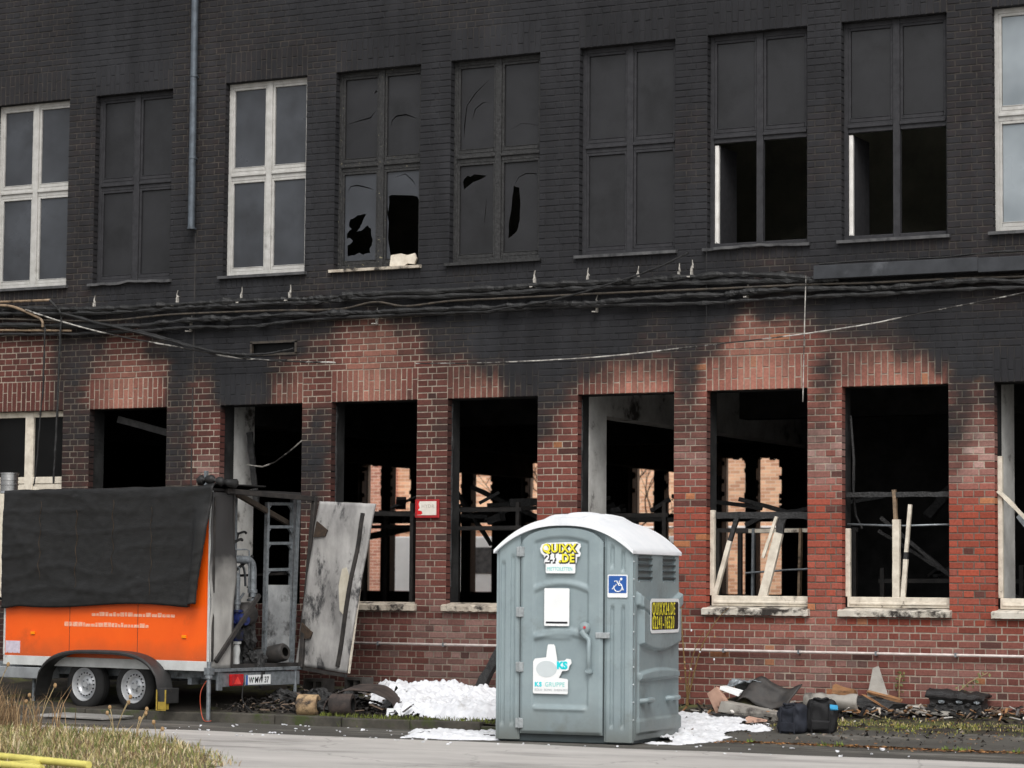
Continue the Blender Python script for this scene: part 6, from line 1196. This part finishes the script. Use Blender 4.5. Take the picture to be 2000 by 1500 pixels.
# ---------------------------------------------------------------- yard behind the hall, seen through the rear windows
def far_brick(nm='tan_yard_brick',ca=srgb(228,186,152),cb=srgb(186,138,110)):
    m,t,b=new_mat(nm); N=t.nodes.new; L=t.links.new
    tc=N('ShaderNodeTexCoord'); mp=N('ShaderNodeMapping'); mp.inputs['Rotation'].default_value=(R(90),0,0); L(tc.outputs['Object'],mp.inputs[0])
    br=N('ShaderNodeTexBrick'); br.inputs['Scale'].default_value=1; br.inputs['Brick Width'].default_value=.25; br.inputs['Row Height'].default_value=.08; br.inputs['Mortar Size'].default_value=.006
    br.inputs['Color1'].default_value=ca; br.inputs['Color2'].default_value=cb; br.inputs['Mortar'].default_value=srgb(214,200,180); L(mp.outputs[0],br.inputs['Vector'])
    n=N('ShaderNodeTexNoise'); n.inputs['Scale'].default_value=1.2; n.inputs['Detail'].default_value=8; L(tc.outputs['Object'],n.inputs['Vector'])
    mx=N('ShaderNodeMix'); mx.data_type='RGBA'; mx.blend_type='MULTIPLY'; mx.inputs[0].default_value=.5; L(br.outputs[0],mx.inputs[6]); L(n.outputs[0],mx.inputs[7]); 
    gm=N('ShaderNodeVectorMath'); gm.operation='SCALE'; gm.inputs['Scale'].default_value=1.6; L(mx.outputs[2],gm.inputs[0]); L(gm.outputs[0],b.inputs['Base Color']); b.inputs['Roughness'].default_value=.9
    bp=N('ShaderNodeBump'); bp.inputs['Strength'].default_value=.4; bp.inputs['Distance'].default_value=.01; L(br.outputs['Fac'],bp.inputs['Height']); bp.invert=True; L(bp.outputs[0],b.inputs['Normal'])
    return m
FB=empty('yard_building',(-12,27,0),0,'tan brick building across the yard seen through the burnt hall','building')
fbm=far_brick(); fbm2=far_brick('red_yard_brick',srgb(196,140,118),srgb(160,106,90))
MB().bx(-16,22,0,.4,0,7.5).build('wall',fbm,FB); MB().bx(-16,22,.4,8,0,7.4).build('building_block',M['sill_metal'],FB)
MB().bx(-7.05,-6.2,-.25,0,0,7.3).build('pier',fbm2,FB)
f=MB().bx(-9.6,-7.5,-.03,.05,1.3,1.38).bx(-9.6,-7.5,-.03,.05,3.42,3.5).bx(-9.6,-9.52,-.03,.05,1.38,3.42).bx(-7.58,-7.5,-.03,.05,1.38,3.42).bx(-8.3,-8.1,-.04,.05,1.38,3.42).build('window',T_wht,FB); MB().bx(-9.5,-7.6,-.01,.02,1.4,3.4).build('pane',pm('far_glass',srgb(130,150,168),srgb(96,112,128),scale=1,rough=.2,bump=0),f)
MB().tube([(-8,-.06,3.0),(22,-.06,3.02)],.03,n=8).build('wall_pipe',T_wht,FB); MB().tube([(3.1,-.08,0),(3.1,-.08,7)],.04,n=8).tube([(7.0,-.08,2.7),(7.0,-.08,7)],.02,n=6).build('downpipe',T_wht,FB)
# bare tree in the yard
bark=pm('grey_bark',srgb(96,84,72),srgb(64,56,50),scale=10,rough=.9,bump=.5)
tree=empty('bare_tree',(-11.1,22,0),0,'bare leafless tree in the yard behind the burnt hall','tree')
rt=random.Random(14); tk=MB(); br_=MB()
tk.tube([(0,0,0),(.05,0,1.2),(.15,0,2.4),(.45,.05,3.3),(.9,.1,4.6),(1.2,.1,6)],[.2,.17,.14,.12,.09,.05],n=10)
def branch(p,d,l,r,dep):
    pts=[p]; q=p.copy(); dd=d.copy()
    for k in range(5): dd=(dd+Vector((rt.uniform(-.3,.3),rt.uniform(-.3,.3),rt.uniform(-.15,.25)))).normalized(); q=q+dd*l/5; pts.append(q.copy())
    br_.tube(pts,[r*(1-.13*k) for k in range(6)],n=5)
    if dep:
        for k in(2,3,4,5): branch(pts[k],(dd+Vector((rt.uniform(-1,1),rt.uniform(-1,1),rt.uniform(-.5,.9)))).normalized(),l*.62,r*.5,dep-1)
for z,x in((2.0,.12),(2.5,.18),(2.9,.3),(3.3,.45),(3.7,.6),(4.2,.8),(5,1.0)):
    for s in(-1,1): branch(Vector((x,0,z)),Vector((s,rt.uniform(-.4,.4),rt.uniform(.2,.9))).normalized(),rt.uniform(1.3,2.1),.035,2)
tk.build('trunk',bark,tree,smooth=True); br_.build('crown',bark,tree)
# white truck and small things parked in the yard
tk_=empty('white_truck',(-16.9,24.2,0),0,'white box truck with blue lettering parked in the yard','truck')
MB().bx(0,7.4,0,2.2,.95,2.75).build('box_body',T_wht,tk_,bevel=.03); MB().bx(0,7.4,-.012,-.002,1.35,1.48).build('stripe',flat('red_stripe',srgb(200,40,40)),tk_); MB().bx(.2,7.2,.2,2.0,.55,.95).build('chassis',M['char_metal'],tk_)
for x in(1.2,5.9):
    w_=MB().lathe([(.2,0),(.42,0),(.45,.03),(.45,.22),(.42,.25),(.2,.25)],Matrix.Translation((x,.25,.45))@Matrix.Rotation(R(90),4,'X'),n=24).build('wheel',rubber,tk_); MB().lathe([(0,.05),(.2,.03)],Matrix.Translation((x,.0,.45))@Matrix.Rotation(R(90),4,'X'),n=20).build('rim',rim,w_)
text('gest',.42,T_blue,tk_,(1.0,-.02,2.2),bold=.01,shear=.25); MB().bx(2.35,3.1,-.012,-.002,1.9,2.5).build('grey_panel',M['sill_metal'],tk_)
gb=empty('green_bin',(-13.0,18.9,0),0,'green waste container in the yard behind the hall','container'); MB().bx(0,1.4,0,.9,.12,1.25,j=.02).build('bin_body',pm('green_bin_plastic',srgb(30,92,70),srgb(22,72,56),scale=4,rough=.5),gb,bevel=.04); MB().bx(-.03,1.43,-.03,.93,1.26,1.36).build('lid',pm('green_bin_lid',srgb(40,110,86),srgb(30,90,70),rough=.5),gb,bevel=.03)
for x in(.1,1.3): MB().lathe([(0,0),(.07,0),(.07,.05),(0,.05)],Matrix.Translation((x,.05,.07))@Matrix.Rotation(R(90),4,'X'),n=12).build('castor',rubber,gb)
wl=empty('warning_lamp',(-12.55,19.3,1.36),0,'orange warning lamp standing on the green waste container','lamp'); MB().lathe([(0,0),(.10,0),(.10,.04),(.05,.05)],n=16).build('lamp_foot',blackp,wl); MB().lathe([(.11,.05),(.12,.09),(.11,.26),(.05,.30),(0,.30)],n=20).build('lens',pm('orange_lens',srgb(250,130,30),srgb(236,110,20),rough=.3,bump=0),wl,smooth=True)
